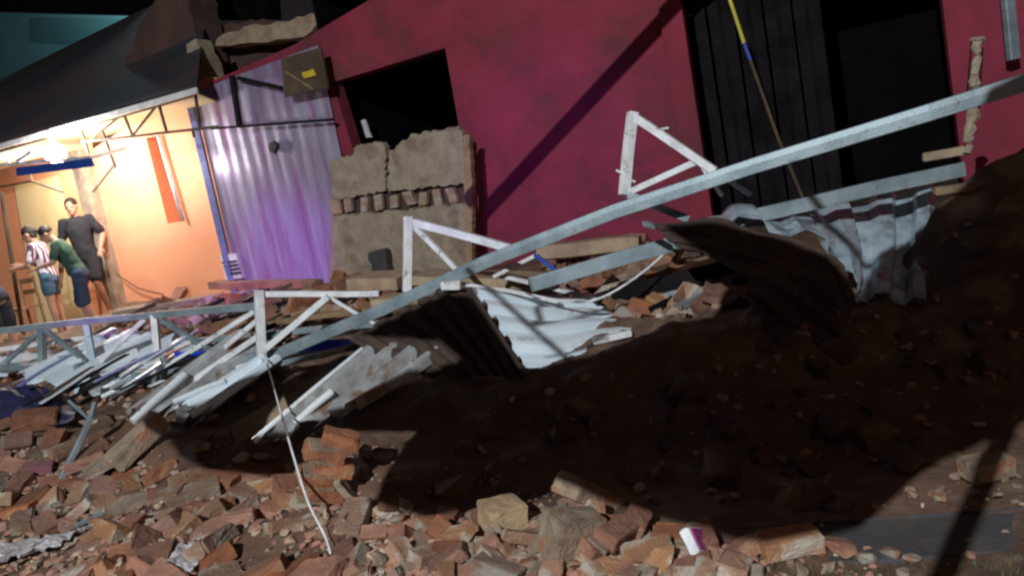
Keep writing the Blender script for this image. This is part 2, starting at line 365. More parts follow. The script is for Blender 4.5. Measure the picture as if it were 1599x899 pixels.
# porch lattice truss in front of the eave
t = thing('porch_truss', 'thin brown lattice truss under the eave of the orange house', 'truss', FP(200, 215, .8))
W = .8
def fbar(name, a, b, wd, m, par, w1=W, w2=None): o = MB().bar(FP(*a, w1), FP(*b, w1 if w2 is None else w2), wd).build(name, m, par); return o
fbar('top_chord', (-30, 245), (306, 148), .035, M['darkwood'], t)
fbar('bottom_chord', (128, 222), (340, 198), .035, M['darkwood'], t)
for a, b in (((125, 196), (138, 240)), ((192, 176), (207, 212)), ((247, 160), (260, 205)), ((305, 148), (312, 200)), ((160, 205), (180, 262))): fbar('post', a, b, .03, M['darkwood'], t)
for a, b in (((140, 220), (192, 178)), ((207, 212), (247, 162)), ((180, 255), (145, 300)), ((300, 200), (303, 215))): fbar('brace', a, b, .025, M['darkwood'], t)
# lower porch frame with blue board
t = thing('porch_awning', 'blue fascia board on a pale porch frame beside the glowing lamp', 'awning', FP(85, 262, 1.3))
wall('board', [(25, 262), (140, 247), (146, 260), (26, 275)], M['bluepaint'], t, thick=.03, w=1.35)
fbar('rail_or_shade_bar', (0, 258), (140, 246), .04, M['white'], t, 1.3)
fbar('rail_or_shade_bar', (140, 247), (195, 232), .05, M['white'], t, 1.3, .6)
fbar('brace', (28, 252), (52, 236), .05, M['white'], t, 1.3)
fbar('brace', (8, 238), (14, 258), .05, M['white'], t, 1.3)
fbar('tie_bar', (0, 292), (50, 283), .025, M['darkwood'], t, 1.1)
fbar('tie_bar', (50, 283), (98, 300), .025, M['darkwood'], t, 1.1)
fbar('hanger', (47, 272), (50, 284), .025, M['darkwood'], t, 1.1)
# lamp
lp = thing('porch_lamp', 'glowing white bulb under the porch roof', 'lamp', FP(86, 240, .95))
def sphere(name, c, r, m, par, sub=3, sc_=(1, 1, 1)):
    bm = bmesh.new(); bmesh.ops.create_icosphere(bm, subdivisions=sub, radius=r)
    for v in bm.verts: v.co = Vector((v.co.x*sc_[0], v.co.y*sc_[1], v.co.z*sc_[2]))+Vector(c)
    me = bpy.data.meshes.new(name); bm.to_mesh(me); bm.free(); return link(name, me, m, par, smooth=True)
sphere('bulb', FP(86, 240, .95), .14, M['bulb'], lp)
MB().tube([FP(86, 240, .95)+Vector((0, 0, .08)), FP(86, 240, .95)+Vector((0, 0, .30))], .035, 12).build('socket', M['white'], lp)
lamp('porch_lamp_light', 'POINT', FP(92, 238, 1.12), 230, (1, .93, .90), radius=.12)
lamp('porch_wall_light', 'POINT', FP(262, 262, .55), 14, (1, .95, .9), radius=.1)
lamp('recess_fill_light', 'POINT', FP(60, 262, -.1), 110, (1, .94, .88), radius=.1)  # extra fill added to brighten the recess behind the people
lamp('teal_wall_fill_light', 'POINT', FP(120, -60, -6.5), 300, (.75, .95, 1.0), radius=.2)  # cool fill added behind the roof to brighten the teal wall
# small barred vent box low on the wall
t = thing('wall_vent', 'small white box with dark slats low on the orange wall', 'vent', FP(358, 430, .1))
wall('case', [(344, 399), (368, 396), (377, 434), (352, 437)], M['white'], t, thick=.12, w=.12)
for k in range(4): wall('slat', [(346+k*2.2, 409+k*6), (368+k*2.2, 406+k*6), (369+k*2.2, 409+k*6), (347+k*2.2, 412+k*6)], M['black'], t, thick=.02, w=.135)
tag(MB().tube([FP(165, 400, .05), FP(185, 430, .05), FP(215, 450, .06), FP(255, 460, .08)], .008).build('cable', M['gate']), 'thin dark cable curving down the orange wall', 'cable')

# teal neighbour and the dark masses at the top left
o = wall('neighbouring_wall', [(-500, 10), (330, 28), (420, 200), (-500, 420)], M['teal'], thick=.3, w=-9); tag(o, 'dim teal wall of the neighbouring building above the dark roof', 'wall')
t = thing('brick_chimney', 'reddish brown broken masonry stack beside the dark roof', 'chimney', FP(280, 130, -1.2))
cb = MB(); 
def ragged(pix, w, depth, m, name, par=None, amp=5, seed=1, sub=10):
    rg = random.Random(seed); out = []
    for i in range(len(pix)):
        a, b = Vector(pix[i]), Vector(pix[(i+1) % len(pix)]); n = max(1, int((b-a).length/sub))
        for k in range(n):
            q = a.lerp(b, k/n); out.append((q.x+rg.uniform(-amp, amp)*(k > 0), q.y+rg.uniform(-amp, amp)*(k > 0)))
    return wall(name, out, m, par, thick=depth, w=w, bevel=.01)
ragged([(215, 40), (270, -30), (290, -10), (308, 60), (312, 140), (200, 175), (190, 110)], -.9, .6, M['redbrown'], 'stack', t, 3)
ragged([(290, 70), (305, 60), (325, 110), (330, 130), (300, 145)], -.3, .3, M['plaster'], 'plaster_edge', t, 2, 5)
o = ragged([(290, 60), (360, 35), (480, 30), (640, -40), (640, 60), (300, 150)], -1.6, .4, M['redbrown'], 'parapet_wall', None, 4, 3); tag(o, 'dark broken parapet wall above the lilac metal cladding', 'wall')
o = ragged([(338, 60), (380, 42), (440, 34), (495, 20), (500, 34), (475, 58), (420, 66), (360, 72), (335, 72)], -1.1, .35, M['tanplaster'], 'plaster_ridge', None, 3, 4); tag(o, 'tan crumbling ridge of plaster lit on top of the broken parapet', 'rubble ridge')
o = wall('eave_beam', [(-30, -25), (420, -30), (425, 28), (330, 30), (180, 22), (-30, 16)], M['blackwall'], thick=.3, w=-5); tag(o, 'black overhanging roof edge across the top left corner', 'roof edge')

# ------------------------------------------------------------------ lilac metal cladding
t = thing('metal_cladding', 'lilac corrugated metal wall between the orange house and magenta wall', 'wall', FP(430, 440, .05))
def clad():
    b = MB(); lo = [uz(312, 150, .05), uz(382, 440, .05)]; hi = [uz(560, 60, .05), uz(560, 445, .05)]
    u0 = uz(372, 440, .05)[0]; u1 = uz(545, 300, .05)[0]; n = 132; z0 = .55
    za, zb = uz(345, 128, .05)[1], uz(520, 62, .05)[1]; ua, ub = uz(345, 128, .05)[0], uz(520, 62, .05)[0]
    us = [u0+(u1-u0)*i/n for i in range(n+1)]
    V = []
    for u in us:
        zt = za+(zb-za)*(u-ua)/(ub-ua); wv = .05+(.5-.5*math.cos((u-u0)/.21*6.283))*.006
        for k in range(9): V.append(FW(u, z0+(zt-z0)*k/8, wv+noise.noise(Vector((u*1.3, k*.7, 0)))*.008))
    b.add(V, [(i*9+k, (i+1)*9+k, (i+1)*9+k+1, i*9+k+1) for i in range(n) for k in range(8)])
    o = b.build('panel', M['purplemetal'], t); s = o.modifiers.new('s', 'SOLIDIFY'); s.thickness = .004
    return u0
u0 = clad()
zt = uz(320, 135, .1)[1]
MB().bar(FW(u0-.06, .5, .1), FW(u0-.06, zt, .1), .09, .09).build('corner_post', M['bluegrey'], t)
fbar('rail_or_shade_bar', (330, 201), (520, 187), .035, M['gate'], t, .22)  # dark bar on the cladding, drawn as the truss's level cast shadow
fbar('rail_or_shade_bar', (362, 118), (374, 198), .06, M['gate'], t, .16)  # upright cast shadow, made as a dark bar
fbar('rail_or_shade_bar', (372, 122), (440, 138), .05, M['gate'], t, .16)  # slanting cast shadow, also a dark bar
tag(ragged([(418, 224), (426, 220), (432, 228), (428, 240), (419, 236)], .14, .06, M['black'], 'wall_tap', None, 1, 8, 4), 'small dark fitting fixed on the lilac metal wall', 'fitting')
# board with the yellow tag
t = thing('meter_board', 'brown wooden board with a small yellow tag above the lilac wall', 'board', FP(475, 150, .35))
wall('board', [(438, 92), (500, 74), (512, 138), (444, 152)], M['darkwood'], t, thick=.05, w=.34, bevel=.01)
wall('tag', [(471, 114), (489, 108), (493, 118), (474, 123)], M['yellow'], t, thick=.02, w=.37)
fbar('stick', (446, 112), (490, 140), .018, M['wood'], t, .38)

# ------------------------------------------------------------------ magenta house
h = thing('magenta_house', 'dark magenta plastered house with a black window opening', 'house', FP(800, 400))
def V2(px, py, w=0): return uz(px, py, w)
b0 = .5
uL = uz(512, 150)[0]; 
win = [(519, 129), (695, 75), (724, 240), (560, 262)]
outer = [V2(330, 128), V2(460, 70), V2(610, -20), V2(900, -160), (uz(1062, 0)[0], uz(1020, -210)[1]), (uz(1098, 250)[0], b0), (uz(515, 440)[0], b0), (uz(512, 160)[0]-.05, uz(512, 160)[1]), V2(505, 150), V2(330, 138)]
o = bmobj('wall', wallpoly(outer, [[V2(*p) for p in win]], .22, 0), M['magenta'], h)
# lighter return (pilaster) at the door side
ud = uz(1098, 250)[0]
pb = MB(); pb.bar(FW(ud-.1, b0, .02), FW(ud-.1+(uz(1062, 0)[0]-ud), uz(1062, -80)[1], .02), .24, .12, up=(N.x, N.y, 0)); pb.build('pilaster', M['magenta'], h, bevel=.008)
ur = uz(1497, 200)[0]; zt = uz(1020, -210)[1]
o = bmobj('wall', wallpoly([(ur, b0), (ur+5, b0), (ur+5, zt), (ur-.05, zt)], [], .22, 0), M['magenta'], h)
# lintel above the gateway and the dark room
o = bmobj('lintel', wallpoly([(ud-.2, zt-.6), (ur+.1, zt-.6), (ur+.1, zt-.02), (ud-.2, zt-.02)], [], .18, -.02), M['magenta'], h)
def room(uA, uB, z0, z1, w0, w1):
    b = MB()
    A = [FW(uA, z0, w0), FW(uB, z0, w0), FW(uB, z1, w0), FW(uA, z1, w0), FW(uA, z0, w1), FW(uB, z0, w1), FW(uB, z1, w1), FW(uA, z1, w1)]
    b.add(A, [(4, 5, 6, 7), (0, 4, 7, 3), (1, 2, 6, 5), (3, 7, 6, 2), (0, 1, 5, 4)])
    return b
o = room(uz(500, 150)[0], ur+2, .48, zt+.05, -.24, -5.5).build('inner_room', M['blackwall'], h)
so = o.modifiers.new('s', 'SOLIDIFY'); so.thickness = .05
# dark folding gate leaf, half open
t = thing('folding_gate', 'dark ribbed metal gate leaf standing inside the black gateway', 'gate', FW(ud+.4, b0, -.5))
for k in range(9):
    u = ud+.12+k*.14; g = MB(); g.box(FW(u, (b0+zt-.6)/2, -.35-.05*(k % 2)-.03*k), D*.062, N*.012, Vector((0, 0, (zt-.6-b0)/2))); g.build('panel', M['gate'], t, bevel=.004)
    if k % 2: MB().bar(FW(u+.07, b0+.05, -.30-.03*k), FW(u+.07, zt-.7, -.30-.03*k), .022).build('rib', M['gate'], t)
tag(ragged([(560, 190), (568, 186), (574, 200), (580, 215), (572, 216), (565, 205)], -.6, .05, M['white'], 'hanging_rag', None, 1, 8, 4), 'small pale rag hanging inside the black window', 'rag')

# leaning yellow, blue and brown pole
t = thing('leaning_pole', 'thin leaning pole, yellow at the top and brown below, in front of the gateway', 'pole', P(1262, 330, 6.2))
MB().tube([P(1130, -30, 6.6), P(1162, 68, 6.5)], .017).build('yellow_sleeve', M['yellowpole'], t)
MB().tube([P(1162, 68, 6.5), P(1172, 95, 6.48)], .015).build('blue_sleeve', M['bluepaint'], t)
MB().tube([P(1172, 95, 6.48), P(1215, 215, 6.3), P(1262, 330, 6.2)], .014).build('shaft', M['darkwood'], t)
# broken post and down pipe at the right
t = thing('broken_post', 'broken concrete post with crumbling top before the right magenta wall', 'post', P(1515, 225, 4.7))
rg = random.Random(5); b = MB()
pts = [catmull([P(1527, 58, 4.7), P(1523, 110, 4.7), P(1519, 180, 4.7), P(1510, 240, 4.7)], k/22)+Vector((rg.uniform(-.009, .009), rg.uniform(-.009, .009), 0)) for k in range(23)]
b.tube(pts, [(.045 if k < 3 else .026 if k < 9 else .034)*rg.uniform(.65, 1.25) for k in range(23)], 7); b.build('shaft', M['plaster'], t)
MB().tube([P(1518, 60, 4.72), P(1510, 150, 4.72)], .006).build('rebar', M['gate'], t)
MB().tube([P(1534, 75, 4.7), P(1528, 180, 4.7)], .006).build('rebar', M['gate'], t)
tag(MB().bar(FP(1568, -60, .25), FP(1583, 94, .25), .09, .07).build('down_pipe', M['steel'], bevel=.01), 'short pale down pipe hanging on the right magenta wall', 'pipe')
tag(MB().bar(P(1440, 246, 4.9), P(1510, 236, 4.8), .07, .06, wob=.02, n=5).build('broken_lintel', M['tanplaster'], bevel=.012), 'tan broken lintel piece on the heap beside the broken post', 'rubble')

# ------------------------------------------------------------------ leaning plaster slab in front of the window
t = thing('plaster_slab', 'leaning slab of grey brown plastered wall with an exposed brick course', 'wall slab', FP(620, 430, .5))
def slabpart(name, pix, m, w, thick, seed, amp=2.6, sub=4.5): return ragged(pix, w, thick, m, name, t, amp, seed, sub)
slabpart('upper_panel', [(515, 252), (550, 243), (556, 228), (596, 222), (601, 234), (602, 298), (520, 312)], M['plaster'], .50, .10, 1)
slabpart('upper_panel', [(607, 240), (625, 222), (640, 212), (716, 196), (722, 212), (728, 286), (606, 300)], M['plaster'], .52, .10, 2)
slabpart('lower_panel', [(518, 338), (730, 318), (738, 420), (514, 462)], M['plaster'], .55, .12, 3)
slabpart('edge_strip', [(722, 212), (732, 210), (737, 300), (737, 420), (728, 420), (724, 300)], M['tanplaster'], .60, .10, 4, 1)
bc = MB(); rg = random.Random(9)
for k in range(9):
    px = 524+k*23; py = 322-k*2.2
    pts = [uz(px+dx, py+dy, .47) for dx, dy in ((-9, -12), (9, -13), (10, 12), (-9, 13))]
    (u1, z1), (u2, z2), (u3, z3), (u4, z4) = pts
    cx = (u1+u2+u3+u4)/4+rg.uniform(-.01, .01); cz = (z1+z2+z3+z4)/4+rg.uniform(-.015, .015)
    bc.box(FW(cx, cz, .47+rg.uniform(-.02, .03)), D*.085*rg.uniform(.6, 1), N*.06*rg.uniform(.5, 1), Vector((rg.uniform(-.02, .02), 0, .10*rg.uniform(.7, 1.05))))
bc.build('brick_course', M['brick2'], t, bevel=.012)
slabpart('backing', [(520, 300), (728, 280), (732, 330), (520, 345)], M['redbrown'], .40, .04, 6, 0)
tag(ragged([(574, 395), (600, 388), (606, 420), (580, 425)], .72, .1, M['concrete'], 'dark_block', None, 2, 12, 8), 'dark square fragment leaning against the foot of the plaster slab', 'rubble')

# ------------------------------------------------------------------ trusses and beams
def bars(name, label, cat, parts, group=None):
    pts = [p for q in parts for p in (P(*q[1]), P(*q[2]))]
    t = thing(name, label, cat, (sum(p.x for p in pts)/len(pts), sum(p.y for p in pts)/len(pts), min(p.z for p in pts)), group)
    for q in parts:
        MB().bar(P(*q[1]), P(*q[2]), q[3], q[4] if len(q) > 4 and q[4] else None, n=6, wob=.012).build(q[0], q[5] if len(q) > 5 else M['steel'], t, bevel=.004)
    return t
lb = MB(); lb.bar(P(1660, 112, 3.75), P(1320, 215, 4.1), .085, .11, n=6); o = None
beam = thing('long_roof_beam', 'long grey galvanised beam crossing the picture up to the right edge', 'beam', P(600, 485, 5.2))
bp_ = [(1680, 104, 3.75), (1450, 176, 3.95), (1180, 258, 4.3), (960, 330, 4.65), (760, 408, 5.0), (600, 482, 5.35), (440, 550, 5.8), (250, 588, 6.2), (120, 586, 6.5)]
def foldbeam(pts, w, hh, mname, nm, par):
    b = MB(); pts = [P(*p) for p in pts]; prof = [(-.5, -.5), (.5, -.5), (.5, .1), (.38, .5), (-.5, .5)]
    rings = []
    for i, p in enumerate(pts):
        t = (pts[min(i+1, len(pts)-1)]-pts[max(i-1, 0)]).normalized(); sx = t.cross(Vector((0, 0, 1))).normalized(); sy = sx.cross(t)
        if sx.y > 0: sx = -sx
        rings.append([p+sx*a*w+sy*c*hh for a, c in prof])
    k = len(prof); vs = [v for r in rings for v in r]; fs = [(i*k+j, i*k+(j+1) % k, (i+1)*k+(j+1) % k, (i+1)*k+j) for i in range(len(pts)-1) for j in range(k)]
    fs += [tuple(range(k)), tuple((len(pts)-1)*k+j for j in range(k))]
    b.add(vs, fs); return b.build(nm, M[mname], par, bevel=.004)
foldbeam(bp_, .07, .09, 'steel', 'web', beam)
b = MB(); b.bar(P(690, 446, 5.05), P(720, 445, 5.0), .05, .06); b.build('joint_plate', M['whitesteel'], beam, bevel=.006)
WS = M['whitesteel']
bars('triangular_truss', 'white triangular truss frame standing at left above the heap by the blue strip', 'truss frame', [
    ('post', (405, 452, 5.75), (409, 556, 5.7), .065, None, WS), ('top_bar', (400, 458, 5.78), (592, 458, 5.75), .045, None, WS), ('brace', (413, 545, 5.72), (512, 462, 5.72), .05, None, WS), ('brace', (512, 462, 5.76), (585, 505, 5.8), .03, None, WS)], 'white truss frames on the long beam')
bars('triangular_truss', 'white triangular truss frame in front of the leaning plaster slab', 'truss frame', [
    ('post', (638, 336, 5.35), (636, 456, 5.3), .055, None, WS), ('top_bar', (634, 342, 5.38), (812, 392, 5.1), .055, None, WS), ('brace', (645, 350, 5.36), (718, 428, 5.2), .035, None, WS)], 'white truss frames on the long beam')
t = bars('triangular_truss', 'dirty white triangular truss frame standing highest before the magenta wall', 'truss frame', [
    ('post', (988, 176, 4.85), (974, 306, 4.8), .06, None, WS), ('top_bar', (985, 180, 4.85), (1118, 268, 4.6), .05, None, WS), ('brace', (978, 303, 4.8), (1092, 252, 4.68), .04, None, WS),
    ('tail', (1092, 252, 4.66), (1128, 306, 4.6), .025, None, WS), ('tail', (1118, 268, 4.6), (1172, 304, 4.6), .03), ('foot_bar', (980, 305, 4.8), (1075, 342, 4.75), .05)], 'white truss frames on the long beam')
for a, b in (((975, 205), (988, 212)), ((962, 266), (975, 272)), ((980, 280), (992, 284)), ((1032, 202), (1044, 200))): MB().tube([P(*a, 4.8), P(*b, 4.8)], .008, 6).build('bolt', WS, t)
# left lattice truss
parts = [('top_chord', (-60, 522, 6.9), (240, 492, 6.5), .055), ('top_chord', (240, 492, 6.5), (404, 478, 6.0), .06),
         ('bottom_chord', (-60, 568, 6.8), (250, 582, 6.3), .055), ('bottom_chord', (250, 582, 6.3), (450, 556, 5.85), .055)]
for a, b in (((66, 512, 6.75), (66, 572, 6.65)), ((135, 505, 6.65), (146, 577, 6.5)), ((240, 492, 6.5), (250, 582, 6.3))): parts.append(('post', a, b, .055, None, WS if a[0] > 200 else M['steel']))
for a, b in (((66, 514, 6.75), (0, 572, 6.8)), ((150, 572, 6.5), (226, 498, 6.52)), ((252, 500, 6.45), (332, 548, 6.1)), ((250, 578, 6.3), (398, 486, 6.0)), ((300, 585, 6.15), (402, 500, 5.9)), ((70, 514, 6.7), (140, 570, 6.5))): parts.append(('brace', a, b, .04, None, WS if a[0] in (150, 250, 300) else M['steel']))
bars('roof_truss', 'long low lattice truss lying across the left side of the heap', 'truss', parts)
bars('truss_brace', 'pale bar slanting up through the low lattice truss to the left frame', 'bar', [('web', (232, 640, 5.7), (410, 520, 5.95), .045, None, WS)])
bars('truss_brace', 'grey bar lying level behind the left truss frame', 'bar', [('web', (300, 532, 6.4), (600, 505, 6.0), .05)])
bars('truss_brace', 'grey bar under the long beam running down to the left sheets', 'bar', [('web', (255, 602, 6.0), (500, 553, 5.55), .04)])
bars('truss_brace', 'pale bar behind the far left lattice posts', 'bar', [('web', (-20, 548, 7.0), (190, 520, 7.0), .04, None, WS)])
# other beams
bars('steel_beam', 'wide blue grey beam lying on rubble below the magenta wall', 'beam', [('web', (828, 446, 5.1), (1062, 376, 5.0), .05, .10)])
bars('steel_beam', 'grey beam behind the crumpled sheet pointing at the broken post', 'beam', [('web', (1140, 345, 4.5), (1505, 264, 4.4), .05, .085)])
bars('steel_beam', 'dark beam crossing the brick rubble under the folded sheet', 'beam', [('web', (955, 462, 5.4), (1165, 412, 5.1), .05, .11, M['gate'])])  # beam takes the dark gate metal colour
bars('white_strip', 'thin white bar on rubble reaching right past the bright sheet', 'bar', [('web', (780, 430, 5.9), (1052, 497, 5.2), .045, .03, WS)])
bars('white_strip', 'thin white bar lying along the top of the bright corrugated sheet', 'bar', [('web', (700, 441, 5.15), (872, 470, 5.2), .035, .03, WS)])
bars('white_strip', 'short white bar rising from rubble behind the long beam', 'bar', [('web', (770, 432, 5.8), (840, 398, 5.7), .03, .03, WS)])
bars('dark_bar', 'short dark blue bar leaning beyond the long beam', 'bar', [('web', (835, 398, 5.7), (875, 428, 5.6), .03, .03, M['bluepaint'])])
bars('steel_scrap', 'small pale metal end sticking out left of the folded sheet', 'scrap', [('web', (1004, 349, 4.7), (1024, 354, 4.6), .035, .03)])
bars('white_tube', 'short bright white tube on the lower edge of the bright corrugated sheet', 'tube', [('web', (925, 532, 4.65), (985, 520, 4.65), .045, .04, WS)])
tag(MB().tube([catmull([P(1062, 372, 5.0), P(1000, 428, 5.0), P(930, 468, 5.0), P(870, 468, 5.0), P(790, 452, 5.05), P(700, 444, 5.1)], i/30) for i in range(31)], .008).build('cable', M['whitesteel'], smooth=True), 'pale cable sagging over the bright sheet and brick rubble', 'cable')
tag(MB().tube([catmull([P(413, 552, 5.6), P(432, 620, 4.8), P(455, 700, 3.7), P(480, 780, 3.42), P(510, 842, 3.25), P(522, 893, 3.1)], i/30) for i in range(31)], .0065).build('cable', M['whitesteel'], smooth=True), 'thin pale wire hanging from the left truss frame down to the bricks', 'cable')
tag(MB().tube([P(470, 500, 6.6), P(380, 530, 6.7), P(260, 545, 6.8), P(130, 520, 7.0)], .008).build('cable', M['steel']), 'thin wire lying across rubble behind the low lattice truss', 'cable')
bars('bent_pipe', 'thin bent dark pipe standing in the bricks at lower left', 'pipe', [('pipe', (95, 748, 4.9), (142, 650, 5.1), .035, None, M['steel']), ('pipe', (142, 650, 5.1), (148, 628, 5.2), .03, None, M['steel']), ('brace', (106, 625, 5.3), (138, 652, 5.15), .018)])
bars('blue_strip', 'bright blue strip lying behind the low lattice truss', 'strip', [('web', (275, 552, 6.25), (384, 548, 6.15), .05, .045, M['brightblue'])])
o = sheet('blue_sheet', [[P(462, 545, 5.9), P(500, 532, 5.9), P(560, 528, 5.9)], [P(466, 553, 5.8), P(505, 546, 5.8), P(556, 536, 5.8)]], M['brightblue'], 1, 0, label='small bright blue sheet poking from under the long beam', cat='sheet')

# ------------------------------------------------------------------ roof sheets
Z = M['zinc']; G = M['greysheet']
sheet('corrugated_sheet', [[P(734, 450, 5.15), P(815, 460, 5.3), P(905, 470, 5.5), P(950, 495, 5.5)], [P(770, 500, 4.85), P(850, 510, 5.0), P(930, 505, 5.2), P(985, 510, 5.3)], [P(816, 574, 4.5), P(884, 572, 4.55), P(945, 546, 4.75), P(1000, 530, 4.95)]], Z, 5, .045, 't', label='bright corrugated metal sheet draped on the middle of the heap', cat='roof sheet')
sheet('crumpled_sheet', [[P(1105, 340, 4.75), P(1180, 334, 4.8), P(1260, 331, 4.9), P(1330, 320, 4.95), P(1400, 310, 4.95), P(1462, 300, 4.85)], [P(1107, 343, 4.55), P(1190, 348, 4.5), P(1275, 362, 4.5), P(1338, 390, 4.55), P(1398, 395, 4.55), P(1452, 388, 4.5)], [P(1110, 347, 4.4), P(1200, 365, 4.3), P(1290, 396, 4.25), P(1334, 466, 4.2), P(1392, 474, 4.15), P(1446, 480, 4.1)]], M['crumpled'], 5, .065, 's', crumple=.03, cs=3.6, nv=60, seed=4, label='crumpled corrugated metal sheet hanging at the right of the heap', cat='roof sheet')
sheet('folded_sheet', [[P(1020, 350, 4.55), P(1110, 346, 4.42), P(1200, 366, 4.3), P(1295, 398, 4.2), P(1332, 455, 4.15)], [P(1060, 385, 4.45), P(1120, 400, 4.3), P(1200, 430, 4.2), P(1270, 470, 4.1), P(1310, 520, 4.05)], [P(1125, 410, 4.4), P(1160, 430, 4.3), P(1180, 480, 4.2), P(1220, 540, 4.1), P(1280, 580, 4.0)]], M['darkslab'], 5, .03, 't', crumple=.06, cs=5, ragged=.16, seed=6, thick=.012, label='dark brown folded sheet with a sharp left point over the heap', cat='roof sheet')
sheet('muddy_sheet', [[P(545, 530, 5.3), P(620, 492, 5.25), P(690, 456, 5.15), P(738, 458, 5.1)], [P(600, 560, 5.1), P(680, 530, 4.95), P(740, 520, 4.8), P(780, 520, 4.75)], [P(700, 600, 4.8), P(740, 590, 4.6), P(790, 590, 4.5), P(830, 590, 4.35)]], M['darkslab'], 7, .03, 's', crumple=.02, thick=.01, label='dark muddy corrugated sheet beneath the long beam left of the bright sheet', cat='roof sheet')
sheet('ribbed_sheet', [[P(580, 540, 5.3), P(640, 540, 5.15), P(705, 545, 4.95)], [P(490, 620, 4.95), P(560, 605, 4.85), P(640, 592, 4.75)], [P(402, 698, 4.6), P(480, 672, 4.55), P(560, 640, 4.5)]], G, 4, .07, 's', ragged=.25, seed=3, nv=40, label='broken ribbed roof sheet sloping to the lower left in the middle of the heap', cat='roof sheet')
sheet('ribbed_sheet', [[P(365, 520, 6.2), P(410, 530, 6.1), P(450, 560, 5.9)], [P(280, 580, 5.9), P(330, 590, 5.8), P(370, 615, 5.6)], [P(190, 646, 5.5), P(260, 655, 5.35), P(300, 668, 5.25)]], G, 3, .07, 's', ragged=.2, seed=8, nv=40, label='ribbed roof sheet with one bright white strip at left of the heap', cat='roof sheet')
sheet('ribbed_sheet', [[P(170, 525, 7.2), P(240, 530, 7.0), P(320, 540, 6.8)], [P(100, 560, 6.8), P(160, 570, 6.6), P(230, 590, 6.4)], [P(20, 598, 6.4), P(90, 610, 6.2), P(170, 625, 6.0)]], Z, 5, .10, 's', ragged=.35, seed=5, nv=40, label='shiny ribbed roof sheet behind the low lattice truss at far left', cat='roof sheet')
sheet('ribbed_sheet', [[P(400, 560, 5.7), P(440, 560, 5.6)], [P(268, 638, 5.25), P(330, 640, 5.15)]], Z, 2, .04, 's', ragged=.2, seed=2, nv=30, label='narrow shiny roof sheet strip beside the white striped one', cat='roof sheet')
sheet('ribbed_sheet', [[P(-60, 560, 7.2), P(0, 552, 7.2), P(90, 552, 7.2)], [P(-60, 590, 6.8), P(0, 588, 6.8), P(60, 585, 6.8)]], Z, 4, .04, 's', ragged=.2, seed=12, nv=30, label='shiny roof sheet cut by the left edge of the picture', cat='roof sheet')
for i, (a, b, wd, lab) in enumerate([((398, 696, 4.62), (588, 536, 5.32), .05, 'long white rounded ridge strip on the broken ribbed sheet'), ((462, 668, 4.56), (520, 618, 4.7), .05, 'short white strip at the lower end of the broken ribbed sheet'),
        ((208, 664, 5.32), (290, 590, 5.7), .06, 'bright white strip on the left ribbed sheet'), ((272, 634, 5.2), (352, 600, 5.4), .045, 'white tube lying across the narrow shiny strip'), ((300, 655, 5.1), (334, 634, 5.2), .05, 'short bright tube end beneath the narrow shiny strip'),
        ((372, 580, 5.65), (412, 568, 5.6), .035, 'short bright tube below the left truss frame'), ((60, 592, 6.35), (150, 560, 6.6), .05, 'white tube on the far left shiny sheet'), ((112, 605, 6.2), (215, 552, 6.6), .05, 'second white tube on the far left shiny sheet beside the first'), ((160, 625, 5.95), (300, 560, 6.3), .04, 'grey tube along the right edge of the far left shiny sheet'),
        ((90, 560, 6.6), (190, 535, 7.0), .04, 'pale tube nearest the people on the far left sheet')]):
    pa, pb_ = P(*a), P(*b); tag(MB().tube([pa+Vector((0, 0, .03)), pa.lerp(pb_, .5)+Vector((0, 0, .035)), pb_+Vector((0, 0, .03))], wd/2, 10).build('metal_strip', M['bright'], smooth=False), lab, 'metal strip', 'loose metal strips on the roof sheets')
rg = random.Random(41)
for k in range(22):
    px = rg.uniform(20, 330); py = 640-px*.16+rg.uniform(-38, 4); l = rg.uniform(50, 120); dd = 6.15-(py-560)*.006+rg.uniform(-.1, .1)
    p0 = P(px, py, dd-.15); p1 = P(px+l, py-l*rg.uniform(.42, .72), dd+.3)
    tag(MB().bar(p0, p1, rg.uniform(.03, .07), .012, n=8, wob=.03).build('metal_strip', (M['gate'], M['bright'], M['darkslab'], M['bluegrey'], M['gate'])[k % 5], bevel=.003), 'narrow bent metal strip in the tangle under the low lattice truss', 'metal strip', 'bent strips under the low lattice truss')
sheet('tarpaulin', [[P(-80, 575, 6.2), P(20, 600, 6.1), P(80, 610, 6.0), P(120, 640, 5.8)], [P(-80, 640, 5.8), P(10, 650, 5.7), P(60, 660, 5.6), P(110, 668, 5.5)]], M['navysheet'], 1, 0, crumple=.10, cs=3, nu=50, nv=30, label='dark navy crumpled tarpaulin at the left edge above the bricks', cat='tarpaulin')

